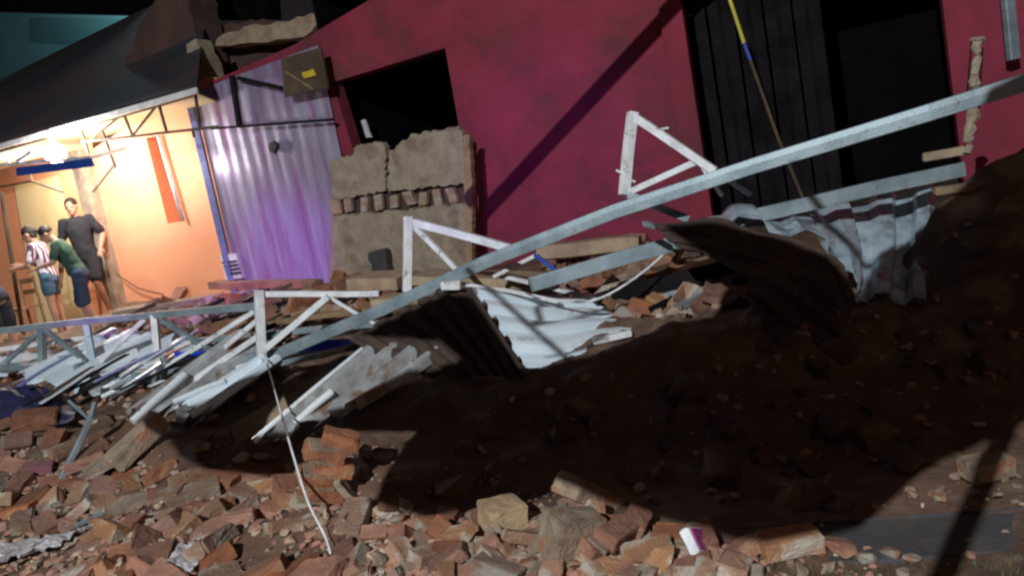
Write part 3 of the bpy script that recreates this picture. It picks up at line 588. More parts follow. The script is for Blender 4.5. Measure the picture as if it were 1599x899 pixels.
# ------------------------------------------------------------------ rubble
def hull(pts):
    bm = bmesh.new(); vs = [bm.verts.new(p) for p in pts]; r = bmesh.ops.convex_hull(bm, input=vs)
    bmesh.ops.delete(bm, geom=[g for g in r['geom_interior'] if isinstance(g, bmesh.types.BMVert)], context='VERTS')
    return bm
def brickmesh(seed, L=.22, Wd=.105, H=.065, cut=0):
    rg = random.Random(seed); pts = []
    for x in (-1, 1):
        for y in (-1, 1):
            for z in (-1, 1):
                c = Vector((x*L/2, y*Wd/2, z*H/2))
                if (cut and x > 0) or rg.random() < .3:
                    k = rg.uniform(.3, .9) if (cut and x > 0) else rg.uniform(.08, .22)
                    for ax in range(3):
                        q = c.copy(); q[ax] *= (1-k) if ax == 0 else (1-rg.uniform(.1, .35)); pts.append(q)
                else: pts.append(c+Vector((rg.uniform(-1, 1), rg.uniform(-1, 1), rg.uniform(-1, 1)))*.004)
    bm = hull(pts)
    bmesh.ops.bevel(bm, geom=bm.edges[:], offset=.009, segments=2, affect='EDGES', clamp_overlap=True)
    bmesh.ops.subdivide_edges(bm, edges=[e for e in bm.edges if e.calc_length() > .03], cuts=2, use_grid_fill=True)
    for v in bm.verts: v.co += v.normal*(noise.noise(v.co*28+Vector((seed, 0, 0)))*.006+noise.noise(v.co*70)*.003)
    me = bpy.data.meshes.new('brick'); bm.to_mesh(me); bm.free(); return me
def chunkmesh(seed, r=.08, sub=True):
    rg = random.Random(seed); pts = []
    sx, sy, sz = rg.uniform(.8, 1.3), rg.uniform(.6, 1), rg.uniform(.4, .75)
    for i in range(14):
        v = Vector((rg.gauss(0, 1), rg.gauss(0, 1), rg.gauss(0, 1))).normalized()*r*rg.uniform(.75, 1.1); pts.append(Vector((v.x*sx, v.y*sy, v.z*sz)))
    bm = hull(pts)
    if sub:
        bmesh.ops.bevel(bm, geom=bm.edges[:], offset=.004, segments=1, affect='EDGES', clamp_overlap=True)
        bmesh.ops.triangulate(bm, faces=bm.faces[:])
        bmesh.ops.subdivide_edges(bm, edges=[e for e in bm.edges if e.calc_length() > .03], cuts=1)
        for v in bm.verts: v.co += v.normal*(noise.noise(v.co*30+Vector((seed, 0, 0)))*.010)
    me = bpy.data.meshes.new('chunk'); bm.to_mesh(me); bm.free(); return me
BR = [brickmesh(i, cut=(i % 5 > 1), L=.22 if i % 5 < 2 else random.uniform(.13, .22)) for i in range(16)]
CH = [chunkmesh(i+50) for i in range(10)]
for i, m in enumerate(BR): m.materials.append(M['brick'] if i % 3 else M['brick2'])
for i, m in enumerate(CH): m.materials.append(M['mortar'] if i % 3 else M['brick2'])
def inpoly(x, y, poly):
    c = False; j = len(poly)-1
    for i in range(len(poly)):
        if (poly[i][1] > y) != (poly[j][1] > y) and x < (poly[j][0]-poly[i][0])*(y-poly[i][1])/(poly[j][1]-poly[i][1])+poly[i][0]: c = not c
        j = i
    return c
placed = []
def place(me, px, py, name, label, cat, group, rot=None, scl=1, lift=.02, rg=random):
    p = hit(px, py)
    if p is None: return None
    o = bpy.data.objects.new(name, me); C.objects.link(o); o.location = (p.x, p.y, T(p.x, p.y)+lift)
    o.rotation_euler = rot or (rg.gauss(0, .35), rg.gauss(0, .35), rg.uniform(0, 6.28)); o.scale = (scl,)*3
    return tag(o, label, cat, group)
def scatter(poly, n, meshes, name, label, cat, group, smin=.7, smax=1.1, mind=26, seed=0, lift=.02, tilt=.35):
    rg = random.Random(seed); x0, x1 = min(p[0] for p in poly), max(p[0] for p in poly); y0, y1 = min(p[1] for p in poly), max(p[1] for p in poly); k = tries = 0
    while k < n and tries < n*25:
        tries += 1; x, y = rg.uniform(x0, x1), rg.uniform(y0, y1)
        if not inpoly(x, y, poly) or any((x-a)**2+((y-b)*1.5)**2 < mind**2 for a, b in placed): continue
        placed.append((x, y))
        if place(meshes[rg.randrange(len(meshes))], x, y, name, label, cat, group, (rg.gauss(0, tilt), rg.gauss(0, tilt), rg.uniform(0, 6.28)), rg.uniform(smin, smax), lift+rg.uniform(-.01, .03)): k += 1
    return k
# singled out pieces
def special(px, py, me, rot, scl, name, label, lift=.05, cat='rubble'):
    placed.append((px, py)); return place(me, px, py, name, label, cat, None, rot, scl, lift)
def slabmesh(L, Wd, H, seed, m):
    me = brickmesh(seed, L, Wd, H, 0); me.materials.append(m); return me
special(222, 716, slabmesh(.42, .15, .12, 31, M['mortar']), (.1, -.5, .7), 1, 'brick_block', 'long pale brick block tilted up left of the dark hollow', .12)
def masonry(seed, nx, nz, m1=None):
    rg = random.Random(seed); b = MB()
    for k in range(nz):
        for i in range(nx):
            if (k in (0, nz-1)) and rg.random() < .25: continue
            me = brickmesh(seed*10+k*nx+i, .2*rg.uniform(.8, 1), .11, .07, rg.random() < .4); off = Vector(((i-(nx-1)/2)*.17+(.06 if k % 2 else 0), rg.uniform(-.012, .012), (k-(nz-1)/2)*.070))
            rot = Matrix.Rotation(rg.gauss(0, .05), 3, 'Y') @ Matrix.Rotation(rg.gauss(0, .13), 3, 'Z'); b.cur = 0
            b.add([rot @ v.co+off for v in me.vertices], [tuple(p.vertices) for p in me.polygons]); bpy.data.meshes.remove(me)
        if k < nz-1:
            b.cur = 1; b.box((rg.uniform(-.01, .01), 0, (k-(nz-1)/2+.5)*.070), Vector((nx*.078, 0, 0)), Vector((0, .050, 0)), Vector((0, 0, .009)))
    me = bpy.data.meshes.new('masonry'); me.from_pydata([tuple(v) for v in b.v], [], b.f); me.materials.append(m1 or M['brick']); me.materials.append(M['mortar'])
    for i, k in enumerate(b.mi): me.polygons[i].material_index = k
    return me
special(512, 795, masonry(3, 1, 6), (.3, .42, .5), 1.05, 'brick_chunk', 'tall broken red brick masonry chunk standing up beside the pale wire', .2)
special(965, 862, masonry(5, 2, 2), (.5, .2, .9), .9, 'masonry_chunk', 'joined brown bricks with mortar right of the large grey block', .06)
special(215, 790, masonry(7, 2, 2), (1.3, .1, .4), 1, 'masonry_chunk', 'flat run of joined bricks in the left foreground heap', .03)
special(40, 700, masonry(8, 2, 2), (.9, .3, .2), 1, 'masonry_chunk', 'joined bricks tilted near the left edge below the navy tarpaulin', .03)
special(545, 790, slabmesh(.16, .06, .04, 36, M['tanplaster']), (.5, 1.1, .6), 1, 'plaster_fragment', 'thin pale plaster fragment beside the tall brick chunk', .06)
special(900, 870, slabmesh(.3, .2, .24, 33, M['mortar']), (.2, .3, .5), .75, 'mortar_block', 'large grey block with brick remnants near the bottom middle', .08)
special(925, 800, slabmesh(.34, .16, .1, 34, M['mortar']), (.2, .7, .8), 1, 'mortar_block', 'tilted grey block with holes rising out of the dark heap', .08)
special(790, 830, slabmesh(.18, .16, .12, 35, M['tanplaster']), (.1, .1, .4), 1, 'mortar_block', 'tan square block on the small rubble below the dark heap', .07)
t = special(1092, 872, slabmesh(.16, .12, .05, 37, M['white']), (1.0, .5, .9), .8, 'painted_fragment', 'white plaster fragment with one purple painted face at the bottom', .06)
if t:
    me = slabmesh(.14, .10, .012, 38, M['purplepaint']); q = link('painted_face', me, None, None); q.parent = t; q.location = (0, 0, .028)
special(1235, 868, BR[0], (.1, .1, .1), 1.0, 'brick', 'dark red whole brick at the bottom right before the kerb', .05, 'brick')
special(1310, 868, chunkmesh(71), (.1, .2, .1), 1.0, 'brick_chunk', 'pale red rounded chunk beside the kerb', .04)
bpy.data.meshes[-1]
for o in [o for o in C.objects if o.name.startswith('brick_chunk') and not o.data.materials]: o.data.materials.append(M['brick'])
special(1542, 752, slabmesh(.22, .13, .10, 39, M['mortar']), (.05, .0, .1), .8, 'concrete_chunk', 'white concrete block on the lit dirt at the right edge', .06)
special(362, 828, slabmesh(.26, .1, .07, 40, M['brick']), (.1, -.05, .25), 1, 'brick', 'long red brick lying flat between the wire and the left edge', .04, 'brick')
special(60, 670, slabmesh(.30, .2, .12, 41, M['brick']), (.2, .2, .4), 1, 'brick_chunk', 'dull red masonry chunk below the navy tarpaulin', .08)
special(62, 742, slabmesh(.18, .12, .06, 42, M['dustpink']), (.2, .2, .4), 1, 'painted_fragment', 'pinkish purple painted fragment among bricks at far left', .05)
bars('steel_strip', 'short pale metal strip lying flat among the foreground bricks', 'strip', [('web', (118, 822, 4.2), (172, 796, 4.35), .04, .02)])
special(170, 740, slabmesh(.3, .16, .06, 43, M['mortar']), (.1, -.3, .5), 1, 'concrete_chunk', 'flat grey slab leaning by the foot of the bent pipe', .08)
special(415, 672, slabmesh(.4, .24, .14, 44, M['tanplaster']), (.4, -.3, .3), 1, 'mortar_block', 'tan layered block tucked under the broken ribbed sheet', .03)

for x in range(370, 500, 18):
    for y in range(842, 880, 12): placed.append((x, y))
for x in list(range(-10, 120, 20))+[280, 298]:
    for y in range(852, 900, 14): placed.append((x, y))
G1 = 'bricks in the foreground heap'
A1 = [(-20, 670), (100, 690), (260, 735), (440, 745), (560, 820), (560, 915), (-20, 915)]
n1 = scatter(A1, 125, [BR[i] for i in (0, 1, 5, 6, 10, 11, 2, 3, 7, 8, 12, 15)], 'brick', 'broken clay brick lying in the left foreground heap', 'brick', G1, .85, 1.35, 31, 1, .0, tilt=.28)
A2 = [(540, 790), (700, 815), (760, 790), (900, 800), (1050, 830), (1180, 880), (1180, 915), (540, 915)]
n2 = scatter(A2, 75, BR+CH+CH, 'rubble_chunk', 'broken brick or mortar chunk at the bottom middle edge', 'rubble chunk', 'chunks along the bottom middle', .55, .95, 24, 2)
A3 = [(840, 385), (1020, 375), (1060, 400), (1165, 425), (1160, 480), (1050, 500), (920, 490), (860, 440)]
n3 = scatter(A3, 85, BR+CH, 'brick', 'broken brick in the lit rubble below the magenta wall', 'brick', 'bricks behind the beams', .8, 1.7, 12, 3, .04)
A4 = [(260, 465), (520, 440), (650, 450), (620, 490), (440, 545), (280, 545), (150, 520)]
n4 = scatter(A4, 80, BR+CH, 'brick', 'broken brick in the rubble behind the left truss frame', 'brick', 'bricks behind the left truss', .8, 1.7, 14, 4, .04)
A5 = [(300, 640), (480, 690), (600, 700), (560, 780), (430, 760), (280, 720)]
n5 = scatter(A5, 12, CH, 'rubble_chunk', 'shadowed chunk in the dark hollow under the roof sheets', 'rubble chunk', 'chunks in the dark hollow', .8, 1.2, 30, 5)
A6 = [(700, 620), (1000, 580), (1300, 500), (1590, 300), (1590, 650), (1300, 820), (1000, 780), (700, 780)]
MUD = []
for i in range(8):
    me = chunkmesh(90+i, .11); me.materials.append(M['soil']); MUD.append(me)
n6 = scatter(A6, 48, MUD, 'rubble_chunk', 'earth covered chunk in the unlit face of the big heap', 'rubble chunk', 'chunks in the dark heap', .6, 1.6, 36, 6, -.02)
A7 = [(1400, 770), (1590, 720), (1599, 790), (1420, 785)]
scatter(A7, 18, CH, 'rubble_chunk', 'small pale chunk on the lit dirt beyond the kerb', 'rubble chunk', 'chunks beyond the kerb', .25, .5, 16, 7, .0)
A8 = [(1200, 885), (1330, 880), (1450, 870), (1450, 899), (1200, 899)]
scatter(A8, 8, CH, 'rubble_chunk', 'small pale chunk at the bottom right before the kerb', 'rubble chunk', 'chunks before the kerb', .4, .7, 20, 8, .0)
print('scatter', n1, n2, n3, n4, n5, n6)
# fine rubble as stuff
base = [chunkmesh(200+i, .03, False) for i in range(8)]
bd = [([v.co.copy() for v in m.vertices], [tuple(p.vertices) for p in m.polygons]) for m in base]
rb = MB(); rg = random.Random(21)
for poly, n, smin, smax in ((A1, 1500, .3, 1.3), (A2, 2200, .3, 1.3), ([(-20, 660), (620, 700), (1180, 860), (1599, 700), (1599, 915), (-20, 915)], 1200, .2, .8), (A3, 300, .8, 2), (A4, 400, .8, 2.2), (A6, 160, .4, 1.4), ([(-40, 540), (300, 540), (420, 620), (200, 680), (-40, 640)], 300, .6, 1.8)):
    x0, x1 = min(p[0] for p in poly), max(p[0] for p in poly); y0, y1 = min(p[1] for p in poly), max(p[1] for p in poly); k = 0
    while k < n:
        x, y = rg.uniform(x0, x1), rg.uniform(y0, y1)
        if not inpoly(x, y, poly): continue
        k += 1
        if 360 < x < 505 and 835 < y < 885 and rg.random() < .8: continue
        p = hit(x, y)
        if p is None: continue
        if p.y < 3.0 and p.x > 1.05 and 1: 
            if rg.random() < .85: continue
        vs, fs = bd[rg.randrange(8)]; s = rg.uniform(smin, smax)**1.3
        mt = Matrix.Translation((p.x, p.y, T(p.x, p.y)+.006*s)) @ Matrix.Rotation(rg.uniform(0, 6.28), 4, 'Z') @ Matrix.Rotation(rg.gauss(0, .5), 4, 'X') @ Matrix.Scale(s, 4)
        rb.cur = rg.choice((0, 0, 1, 2, 2, 3)); rb.add([mt @ v for v in vs], fs)
tag(rb.build('fine_rubble', [M['brick'], M['brick2'], M['mortar'], M['tanplaster']]), kind='stuff')
rg = random.Random(77)
for poly, n, lab, grp in ((A3, 12, 'splintered dark timber in the lit rubble below the magenta wall', 'timbers below the magenta wall'), (A4, 16, 'splintered timber or bent metal behind the low lattice truss', 'timbers behind the lattice truss')):
    k = 0
    while k < n:
        x, y = rg.uniform(poly[0][0]-110, max(q[0] for q in poly)), rg.uniform(min(q[1] for q in poly), max(q[1] for q in poly))
        if not inpoly(x, y, poly): continue
        p = hit(x, y); k += 1
        if p is None: continue
        a_ = rg.uniform(-.5, .9); l = rg.uniform(.25, .6); dv = Vector((math.cos(a_), math.sin(a_), rg.uniform(-.1, .25)))*l
        tag(MB().bar(p-dv+Vector((0, 0, .06)), p+dv+Vector((0, 0, .09)), rg.uniform(.03, .09), rg.uniform(.02, .05), n=8, wob=.05).build('timber', rg.choice([M['darkwood'], M['wood'], M['gate'], M['steel']]), bevel=.004), lab, 'timber', grp)
# larger pale slabs and planks in the back
def plank(name, a, b, w_, h_, m, lab, cat='plank'):
    tag(MB().bar(P(*a), P(*b), w_, h_, n=12, wob=.03).build(name, m, bevel=.01), lab, cat)
plank('wall_fragment', (842, 392, 7.2), (1000, 380, 6.9), .25, .13, M['tanplaster'], 'long tan wall fragment at the foot of the magenta wall', 'wall fragment')
plank('wall_fragment', (560, 440, 7.4), (640, 438, 7.2), .5, .12, M['tanplaster'], 'flat tan slab at the foot of the plaster slab', 'wall fragment')
plank('wall_fragment', (650, 432, 6.6), (850, 440, 6.2), .45, .08, M['tanplaster'], 'pale flat slab behind the second white truss frame', 'wall fragment')
plank('plank', (965, 480, 5.7), (1150, 425, 5.6), .34, .04, M['tanplaster'], 'pale tan board lying in the brick rubble below the dark beam')
plank('plank', (1050, 430, 6.0), (1130, 395, 6.0), .25, .04, M['tanplaster'], 'pale tan board above the dark beam')
plank('plank', (590, 470, 6.4), (780, 462, 6.0), .3, .06, M['tanplaster'], 'flat pale slab crossing behind the long beam', 'wall fragment')
plank('plank', (330, 445, 10), (500, 443, 9.0), .15, .10, M['wood'], 'weathered timber at the foot of the lilac wall')
plank('plank', (180, 490, 9.2), (350, 462, 9.6), .5, .08, M['plaster'], 'grey slab edge in front of the orange wall', 'wall fragment')
plank('plank', (420, 505, 6.9), (560, 485, 6.6), .12, .05, M['wood'], 'thin plank under the left truss frame')
plank('plank', (1460, 300, 4.35), (1580, 284, 4.2), .07, .05, M['wood'], 'short splintered timber on top of the heap at right')
# pale glossy sheets added to stand in for wet ground glints, bottom left
def glintsheet(px, py, w_, h_, lab, seed):
    p0 = hit(px, py); b = MB(); n = 26; V = []
    for j in range(n+1):
        for i in range(n+1):
            x, y = (i/n-.5)*w_, (j/n-.5)*h_; r = 1+.35*noise.noise(Vector((math.atan2(y, x)*1.5, seed, 0))); x *= r; y *= r
            X, Y = p0.x+x, p0.y+y; V.append(Vector((X, Y, T(X, Y)+.035+abs(noise.noise(Vector((X*16, Y*16, seed))))*.05+noise.noise(Vector((X*40, Y*40, seed)))*.012)))
    b.add(V, [(j*(n+1)+i, j*(n+1)+i+1, (j+1)*(n+1)+i+1, (j+1)*(n+1)+i) for j in range(n) for i in range(n)])
    o = b.build('glint_sheet', M['plastic']); tag(o, lab, 'glint sheet'); s = o.modifiers.new('s', 'SOLIDIFY'); s.thickness = .002
glintsheet(50, 868, .55, .3, 'pale glossy sheet added for wet ground glints at the bottom left corner', 3)
glintsheet(292, 885, .16, .22, 'small pale glossy sheet added for ground glints left of the pale wire', 7)

# ------------------------------------------------------------------ people
def blobs(name, bl, voxel, m, parent, loc, decim=.5, foldamp=0):
    bm = bmesh.new()
    for c, r, rot in bl:
        mx = Matrix.Translation(c) @ (rot.to_4x4() if rot else Matrix.Identity(4)) @ Matrix.Diagonal((*r, 1))
        bmesh.ops.create_icosphere(bm, subdivisions=2 if max(r) > .02 else 1, radius=1, matrix=mx)
    me = bpy.data.meshes.new('tmp'); bm.to_mesh(me); bm.free(); o = bpy.data.objects.new('tmp', me); C.objects.link(o)
    a = o.modifiers.new('r', 'REMESH'); a.mode = 'VOXEL'; a.voxel_size = voxel
    a = o.modifiers.new('s', 'SMOOTH'); a.factor = .5; a.iterations = 3
    if decim < 1: a = o.modifiers.new('d', 'DECIMATE'); a.ratio = decim
    dg = bpy.context.evaluated_depsgraph_get(); me2 = bpy.data.meshes.new_from_object(o.evaluated_get(dg)); bpy.data.objects.remove(o)
    if foldamp:
        for v in me2.vertices: v.co += v.normal*(noise.noise(Vector((v.co.x*9, v.co.y*9, v.co.z*16)))*foldamp)
    me2.materials.clear(); me2.name = name
    q = bpy.data.objects.new(name, me2); C.objects.link(q); me2.materials.append(m); q.parent = parent
    for p in me2.polygons: p.use_smooth = True
    return q
def chain(pts, rad, step=.018, ex=1, ey=1):
    out = []; pts = [Vector(p) for p in pts]
    for i in range(len(pts)-1):
        a, b = pts[i], pts[i+1]; n = max(1, int((b-a).length/(step if min(rad[i], rad[i+1]) > .012 else .006)))
        for k in range(n+1):
            t = k/n; r = rad[i]*(1-t)+rad[i+1]*t; out.append((a.lerp(b, t), (r*ex, r*ey, r), None))
    return out
def person(label, loc, yaw, H=1.72, lean=0, neck=0, armL=None, armR=None, legs=None, shirt=None, shorts=None, sleeve=.5, hem=.55, hair='short', cap=None, shoe='black'):
    s = H/1.75
    root = thing('person', label, 'person', loc); root.rotation_euler = (0, 0, yaw)
    hipc = Vector((0, 0, .93))
    LR = Matrix.Rotation(-R(lean), 3, 'X')
    up = lambda v: (LR @ (Vector(v)-hipc)+hipc)
    sh = {1: up((.18, 0, 1.42)), -1: up((-.18, 0, 1.42))}
    legs = legs or {1: ((.10, .02, .50), (.11, 0, .09)), -1: ((-.10, .02, .50), (-.11, 0, .09))}
    body = []; cloth = []; pants = []
    tor = [((0, 0, .88), .105, 1.5), ((0, 0, .98), .105, 1.4), ((0, .0, 1.08), .095, 1.35), ((0, .0, 1.2), .105, 1.4), ((0, 0, 1.32), .11, 1.5), ((0, 0, 1.40), .085, 1.7)]
    for i in range(len(tor)-1):
        for k in range(7):
            t = k/6; a = up(tor[i][0]).lerp(up(tor[i+1][0]), t); r = tor[i][1]*(1-t)+tor[i+1][1]*t; e = tor[i][2]*(1-t)+tor[i+1][2]*t
            body.append((a, (r*e, r, r), LR)); 
            if i >= 1 or k > 3: cloth.append((a, ((r+.012)*e, r+.028, r+.01), LR))
            if i == 0: pants.append((a, ((r+.014)*e, r+.022, r), LR))
    nk = up((0, .0, 1.46)); NR = Matrix.Rotation(-R(lean+neck), 3, 'X'); hc = up((0, .01, 1.50))+NR @ Vector((0, .02, .13))
    body += chain([nk, hc-NR @ Vector((0, .02, .07))], [.058, .052])
    # head: skull, face, jaw, nose, ears
    body += [(hc+NR @ Vector((0, -.012, .02)), (.077, .096, .098), NR), (hc+NR @ Vector((0, .025, -.045)), (.06, .068, .075), NR), (hc+NR @ Vector((0, .055, -.09)), (.036, .036, .03), NR),
             (hc+NR @ Vector((0, .094, -.022)), (.012, .02, .024), NR), (hc+NR @ Vector((.079, -.01, -.015)), (.012, .02, .032), NR), (hc+NR @ Vector((-.079, -.01, -.015)), (.012, .02, .032), NR)]
    arms = {1: armL or ((.25, .0, 1.14), (.27, .08, .90)), -1: armR or ((-.25, .0, 1.14), (-.27, .08, .90))}
    for sd in (1, -1):
        e, w_ = Vector(arms[sd][0]), Vector(arms[sd][1])
        body += chain([sh[sd], sh[sd].lerp(e, .5), e, e.lerp(w_, .35), w_], [.052, .046, .038, .040, .025])
        cloth += chain([sh[sd].lerp(up((0, 0, 1.42)), .25), sh[sd], sh[sd].lerp(e, sleeve*1.5)], [.066, .066, .064])
        # hand: palm, four fingers and a thumb
        f = (w_-e).normalized(); side = f.cross(Vector((0, 1, .2))); side = side.normalized() if side.length > .1 else Vector((1, 0, 0)); nrm = side.cross(f)*(1 if sd > 0 else -1)
        body += chain([w_, w_+f*.05, w_+f*.085], [.026, .034, .034], .012, .8, .8)
        for k, ln in enumerate((.065, .075, .07, .055)):
            q = w_+f*.085+side*(k-1.5)*.019; body += chain([q, q+f*ln*.5+nrm*.006, q+f*ln*.9+nrm*.026], [.0105, .0095, .008])
        q = w_+f*.03-side*.03; body += chain([q, q+f*.035-side*.025, q+f*.065-side*.03+nrm*.012], [.012, .011, .009])
        k_, an = Vector(legs[sd][0]), Vector(legs[sd][1]); hp = Vector((sd*.09, 0, .88))
        body += chain([hp, hp.lerp(k_, .5), k_, k_.lerp(an, .35), an], [.088, .078, .056, .056, .037])
        fr = (k_-hp); fd = Vector((0, 1, 0))
        body += chain([an+Vector((0, -.03, -.045)), an+fd*.08+Vector((0, 0, -.06)), an+fd*.16+Vector((0, 0, -.068))], [.032, .03, .022], .012, 1.2, 1)
        pants += chain([hp+Vector((0, 0, .04)), hp, hp.lerp(k_, hem), hp.lerp(k_, min(1, hem*1.5))], [.10, .105, .102, .10])
    def scl(b): return [(c*s, tuple(x*s for x in r), q) for c, r, q in b]
    blobs('body', scl(body), .0095*s, M['skin'], root, loc, .35)
    blobs('shirt', scl(cloth), .016*s, shirt, root, loc, .6, .014)
    blobs('shorts', scl(pants), .016*s, shorts, root, loc, .6, .012)
    hb = [(hc+NR @ Vector((0, -.022, .038)), (.086, .100, .094), NR)]
    if hair == 'bun': hb += [(hc+NR @ Vector((0, -.10, .01)), (.05, .05, .055), NR), (hc+NR @ Vector((0, -.06, -.04)), (.07, .05, .06), NR)]
    blobs('hair', scl(hb), .011, cap or M['hair'], root, loc, .6, .004)
    for sd in (1, -1):
        e = (hc+NR @ Vector((sd*.032, .077, .0)))*s; sphere('eye', e, .011*s, M['hair'], None, 1).parent = root
        an = Vector(legs[sd][1])*s; fb_ = chain([an+Vector((0, -.03, -.06))*s, an+Vector((0, .17, -.068))*s], [.042*s, .036*s], .015); blobs('shoe', fb_, .012, M[shoe], root, loc, .6)
    e = (hc+NR @ Vector((0, .092, -.062)))*s; sphere('mouth', e, .018*s, M['rust'], None, 1, (1, .5, .25)).parent = root
    return root
def foot(px, py, d): p = P(px, py, d); p.z = T(p.x, p.y); return p
fp = P(152, 466, 11.9); fp.z = .70
person('tall person in a black t-shirt and black shorts standing by the porch pillar', fp, R(190), 1.93, 3, 8, armL=((.27, -.02, 1.15), (.26, .1, .92)), armR=((-.29, -.02, 1.17), (-.27, .16, .98)), legs={1: ((.13, .05, .50), (.17, .0, .09)), -1: ((-.10, .14, .52), (-.12, -.04, .09))}, shirt=M['blackcloth'], shorts=M['blackcloth'])
fp = P(100, 520, 11.2); fp.z = .58
person('person with dark tied hair in a striped top and blue shorts facing left', fp, R(100), 1.70, 6, 12, armL=((.22, .14, 1.16), (.12, .38, 1.18)), armR=((-.22, .14, 1.14), (-.10, .38, 1.14)), shirt=M['stripe'], shorts=M['denim'], hair='bun', hem=.3)
fp = P(150, 528, 10.8); fp.z = .56
person('person in a dark green t-shirt and navy shorts leaning forward to the left', fp, R(112), 1.70, 20, 10, armL=((.24, .22, 1.12), (.22, .28, .86)), armR=((-.24, .25, 1.14), (-.16, .48, 1.1)), legs={1: ((.10, .08, .50), (.11, .0, .09)), -1: ((-.10, .02, .50), (-.11, -.12, .09))}, shirt=M['greencloth'], shorts=M['navycloth'], hem=.7)
fp = P(20, 560, 10.4); fp.z = .48
person('person with a white cap in dark clothes bending at the left edge', fp, R(60), 1.62, 35, 20, armL=((.22, .40, 1.12), (.18, .56, .95)), armR=((-.22, .40, 1.1), (-.16, .56, .92)), shirt=M['navycloth'], shorts=M['blackcloth'], cap=M['capcloth'], sleeve=.7, hem=.9)
# wooden chair beside the people
ch = thing('wooden_chair', 'light wooden chair behind the people at far left', 'chair', FP(45, 510, .6)); b0_ = FP(40, 500, .6); b0_.z = .6
MB().box(b0_+Vector((0, 0, .45)), D*.22, N*.22, Vector((0, 0, .02))).build('seat', M['wood'], ch, bevel=.005)
for i in (-1, 1):
    for j in (-1, 1): MB().bar(b0_+D*.19*i+N*.19*j, b0_+D*.19*i+N*.19*j+Vector((0, 0, .43 if j > 0 else .95)), .035).build('leg', M['wood'], ch)
for k in range(2): MB().bar(b0_-D*.19-N*.19+Vector((0, 0, .7+k*.18)), b0_+D*.19-N*.19+Vector((0, 0, .7+k*.18)), .02, .08).build('back_rail', M['wood'], ch)
tag(MB().tube([FP(2, 300, 1.0), FP(36, 520, 1.0)], .03, 10).build('porch_pole', M['darkwood'], smooth=True), 'thin brown porch pole at the left edge behind the capped person', 'pole')

# ------------------------------------------------------------------ coloured emergency light on the facade
lamp('emergency_light', 'SPOT', (-5, -1, 3.2), 4200, (.50, .04, .95), FP(455, 415), .2, 13, 1)
lamp('emergency_light_right', 'SPOT', (-2, -3, 3.2), 1100, (.30, .12, 1.0), FP(860, 250), .2, 16, 1)

# ------------------------------------------------------------------ street lamp, and unseen things added behind the viewer to cast the shadows
#SHADOWS
C0 = Vector((.8, 4.2, .4)); nL = (C0-LAMP).normalized(); exL = nL.cross(Vector((0, 0, 1))).normalized(); eyL = exL.cross(nL)
pc = LAMP+(C0-LAMP)*.30
def onplane(q, back=0): return pc+exL*q[0]+eyL*q[1]+nL*back
POLY = [(-0.6556, 0.1068), (-0.5342, 0.1491), (-0.4411, 0.1724), (-0.3893, 0.1584), (-0.3237, 0.0711), (-0.2587, -0.0126), (-0.1597, 0.012), (-0.0703, 0.058), (0.0145, 0.092), (0.06, 0.104), (0.0922, 0.165), (0.0138, 0.2375), (0.1097, 0.2245), (0.1911, 0.1967), (0.2768, 0.1531), (0.3148, 0.0983), (0.335, 0.15), (0.385, 0.20), (0.43, 0.235), (0.50, 0.275), (0.55, 0.36), (0.66, 0.40), (0.75, 0.40), (0.75, -.06), (0.5972, -0.105), (0.4895, -0.162), (0.3694, -0.238), (0.294, -0.325), (0.1952, -0.355), (0.0715, -0.3173), (-0.0339, -0.2852), (-0.1014, -0.259), (-0.1763, -0.2811), (-0.239, -0.2911), (-0.312, -0.3122), (-0.40, -.29), (-0.43, -0.285), (-0.45, -0.13), (-0.585, -0.13), (-0.61, -0.185), (-0.7065, -0.2172), (-0.8742, -0.2032), (-0.9885, -0.1632), (-1.14, -.06), (-1.04, -.055), (-.96, .010), (-.86, .070), (-.77, .112), (-.73, .095), (-.79, .005), (-.815, -.075), (-.80, -.13), (-0.7191, -0.1188), (-0.6036, -0.0722), (-0.5563, -0.0389), (-0.5023, 0.0056), (-0.3923, 0.0221), (-.45, .07)]  # outline shaped so the added sheet's shadow covers the heap
lt = thing('street_lamp', 'tall street lamp behind the viewer', 'street lamp', (LAMP.x-.9, LAMP.y-.9, 0))
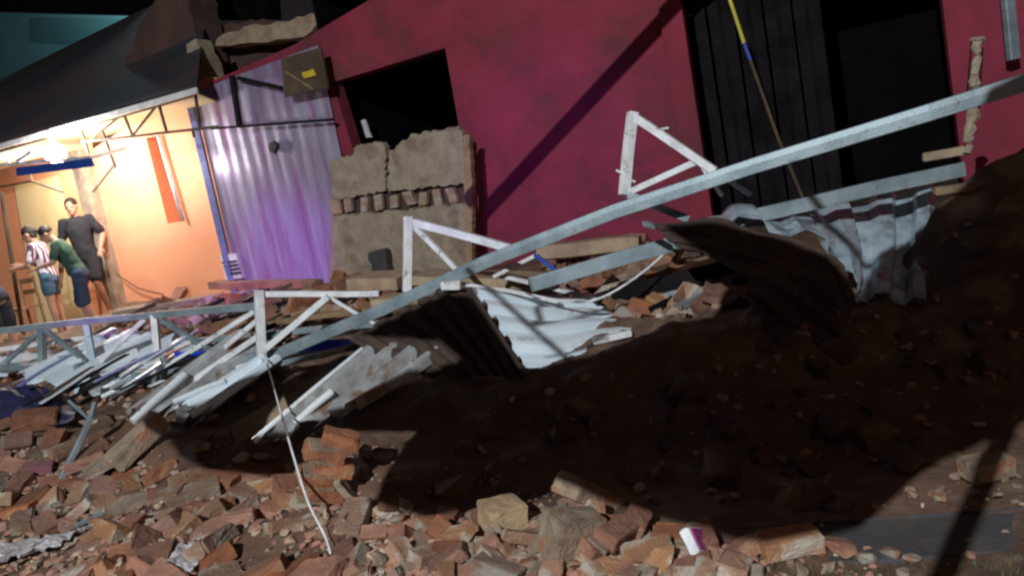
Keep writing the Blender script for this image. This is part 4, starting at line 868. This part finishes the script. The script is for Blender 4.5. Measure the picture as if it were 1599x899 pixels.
MB().tube([(LAMP.x-.9, LAMP.y-.9, 0), (LAMP.x-.9, LAMP.y-.9, 6.9)], .07, 12).build('post', M['steel'], lt, smooth=True)
MB().tube([(LAMP.x-.9, LAMP.y-.9, 6.8), (LAMP.x, LAMP.y, 6.25), tuple(LAMP+(pc-LAMP)*.8+Vector((0, 0, 2.6)))], .035, 10).build('arm', M['steel'], lt, smooth=True)
bm = bmesh.new(); vs = [bm.verts.new(onplane(q)) for q in POLY]
for i in range(len(vs)): bm.edges.new((vs[i], vs[(i+1) % len(vs)]))
bmesh.ops.triangle_fill(bm, use_beauty=True, use_dissolve=False, edges=bm.edges[:])
r_ = bmesh.ops.extrude_face_region(bm, geom=bm.faces[:]); bmesh.ops.translate(bm, verts=[v for v in r_['geom'] if isinstance(v, bmesh.types.BMVert)], vec=-nL*.01)
tag(bmobj('shadow_sheet', bm, M['navysheet']), 'unseen cut-out sheet added behind the viewer to shade the heap', 'tarpaulin')  # unseen blocker, added only to darken the heap
def shadowpole(a, b, w_, lab):  # floating pole out of view, put in only for its shadow
    tag(MB().bar(a, b, w_, w_).build('shadow_pole', M['steel']), lab, 'pole')
def toward(p, f): return LAMP+(p-LAMP)*f
shadowpole(toward(FP(1100, -36), .34), toward(FP(752, 336), .34), .055, 'unseen pole added behind the viewer to throw the diagonal wall shadow')
shadowpole(onplane((.494, -.155), .06), onplane((.375, -.42), .06), .02, 'short unseen pole added behind the viewer to throw a ground shadow')
fr = thing('shadow_lattice', 'unseen bars added behind the viewer to throw line shadows on the sheets', 'lattice', onplane((-.27, .1), -.02))
for a, b in (((-.393, .215), (-.266, .090)), ((-.266, .090), (-.170, .000)), ((-.285, .20), (-.262, .098)), ((-.27, .098), (-.17, .160)), ((-.225, .022), (-.12, .062))):
    MB().bar(onplane(a, -.02), onplane(b, -.02), .011, .006).build('bar', M['steel'], fr)  # added off view; each bar throws a dark line on the sheets
MB().bar(onplane((.25, .30), -.02), onplane((.33, .16), -.02), .014, .006).build('bar', M['steel'], fr)
MB().bar(onplane((.33, .16), -.02), onplane((.455, .255), -.02), .011, .006).build('bar', M['steel'], fr)
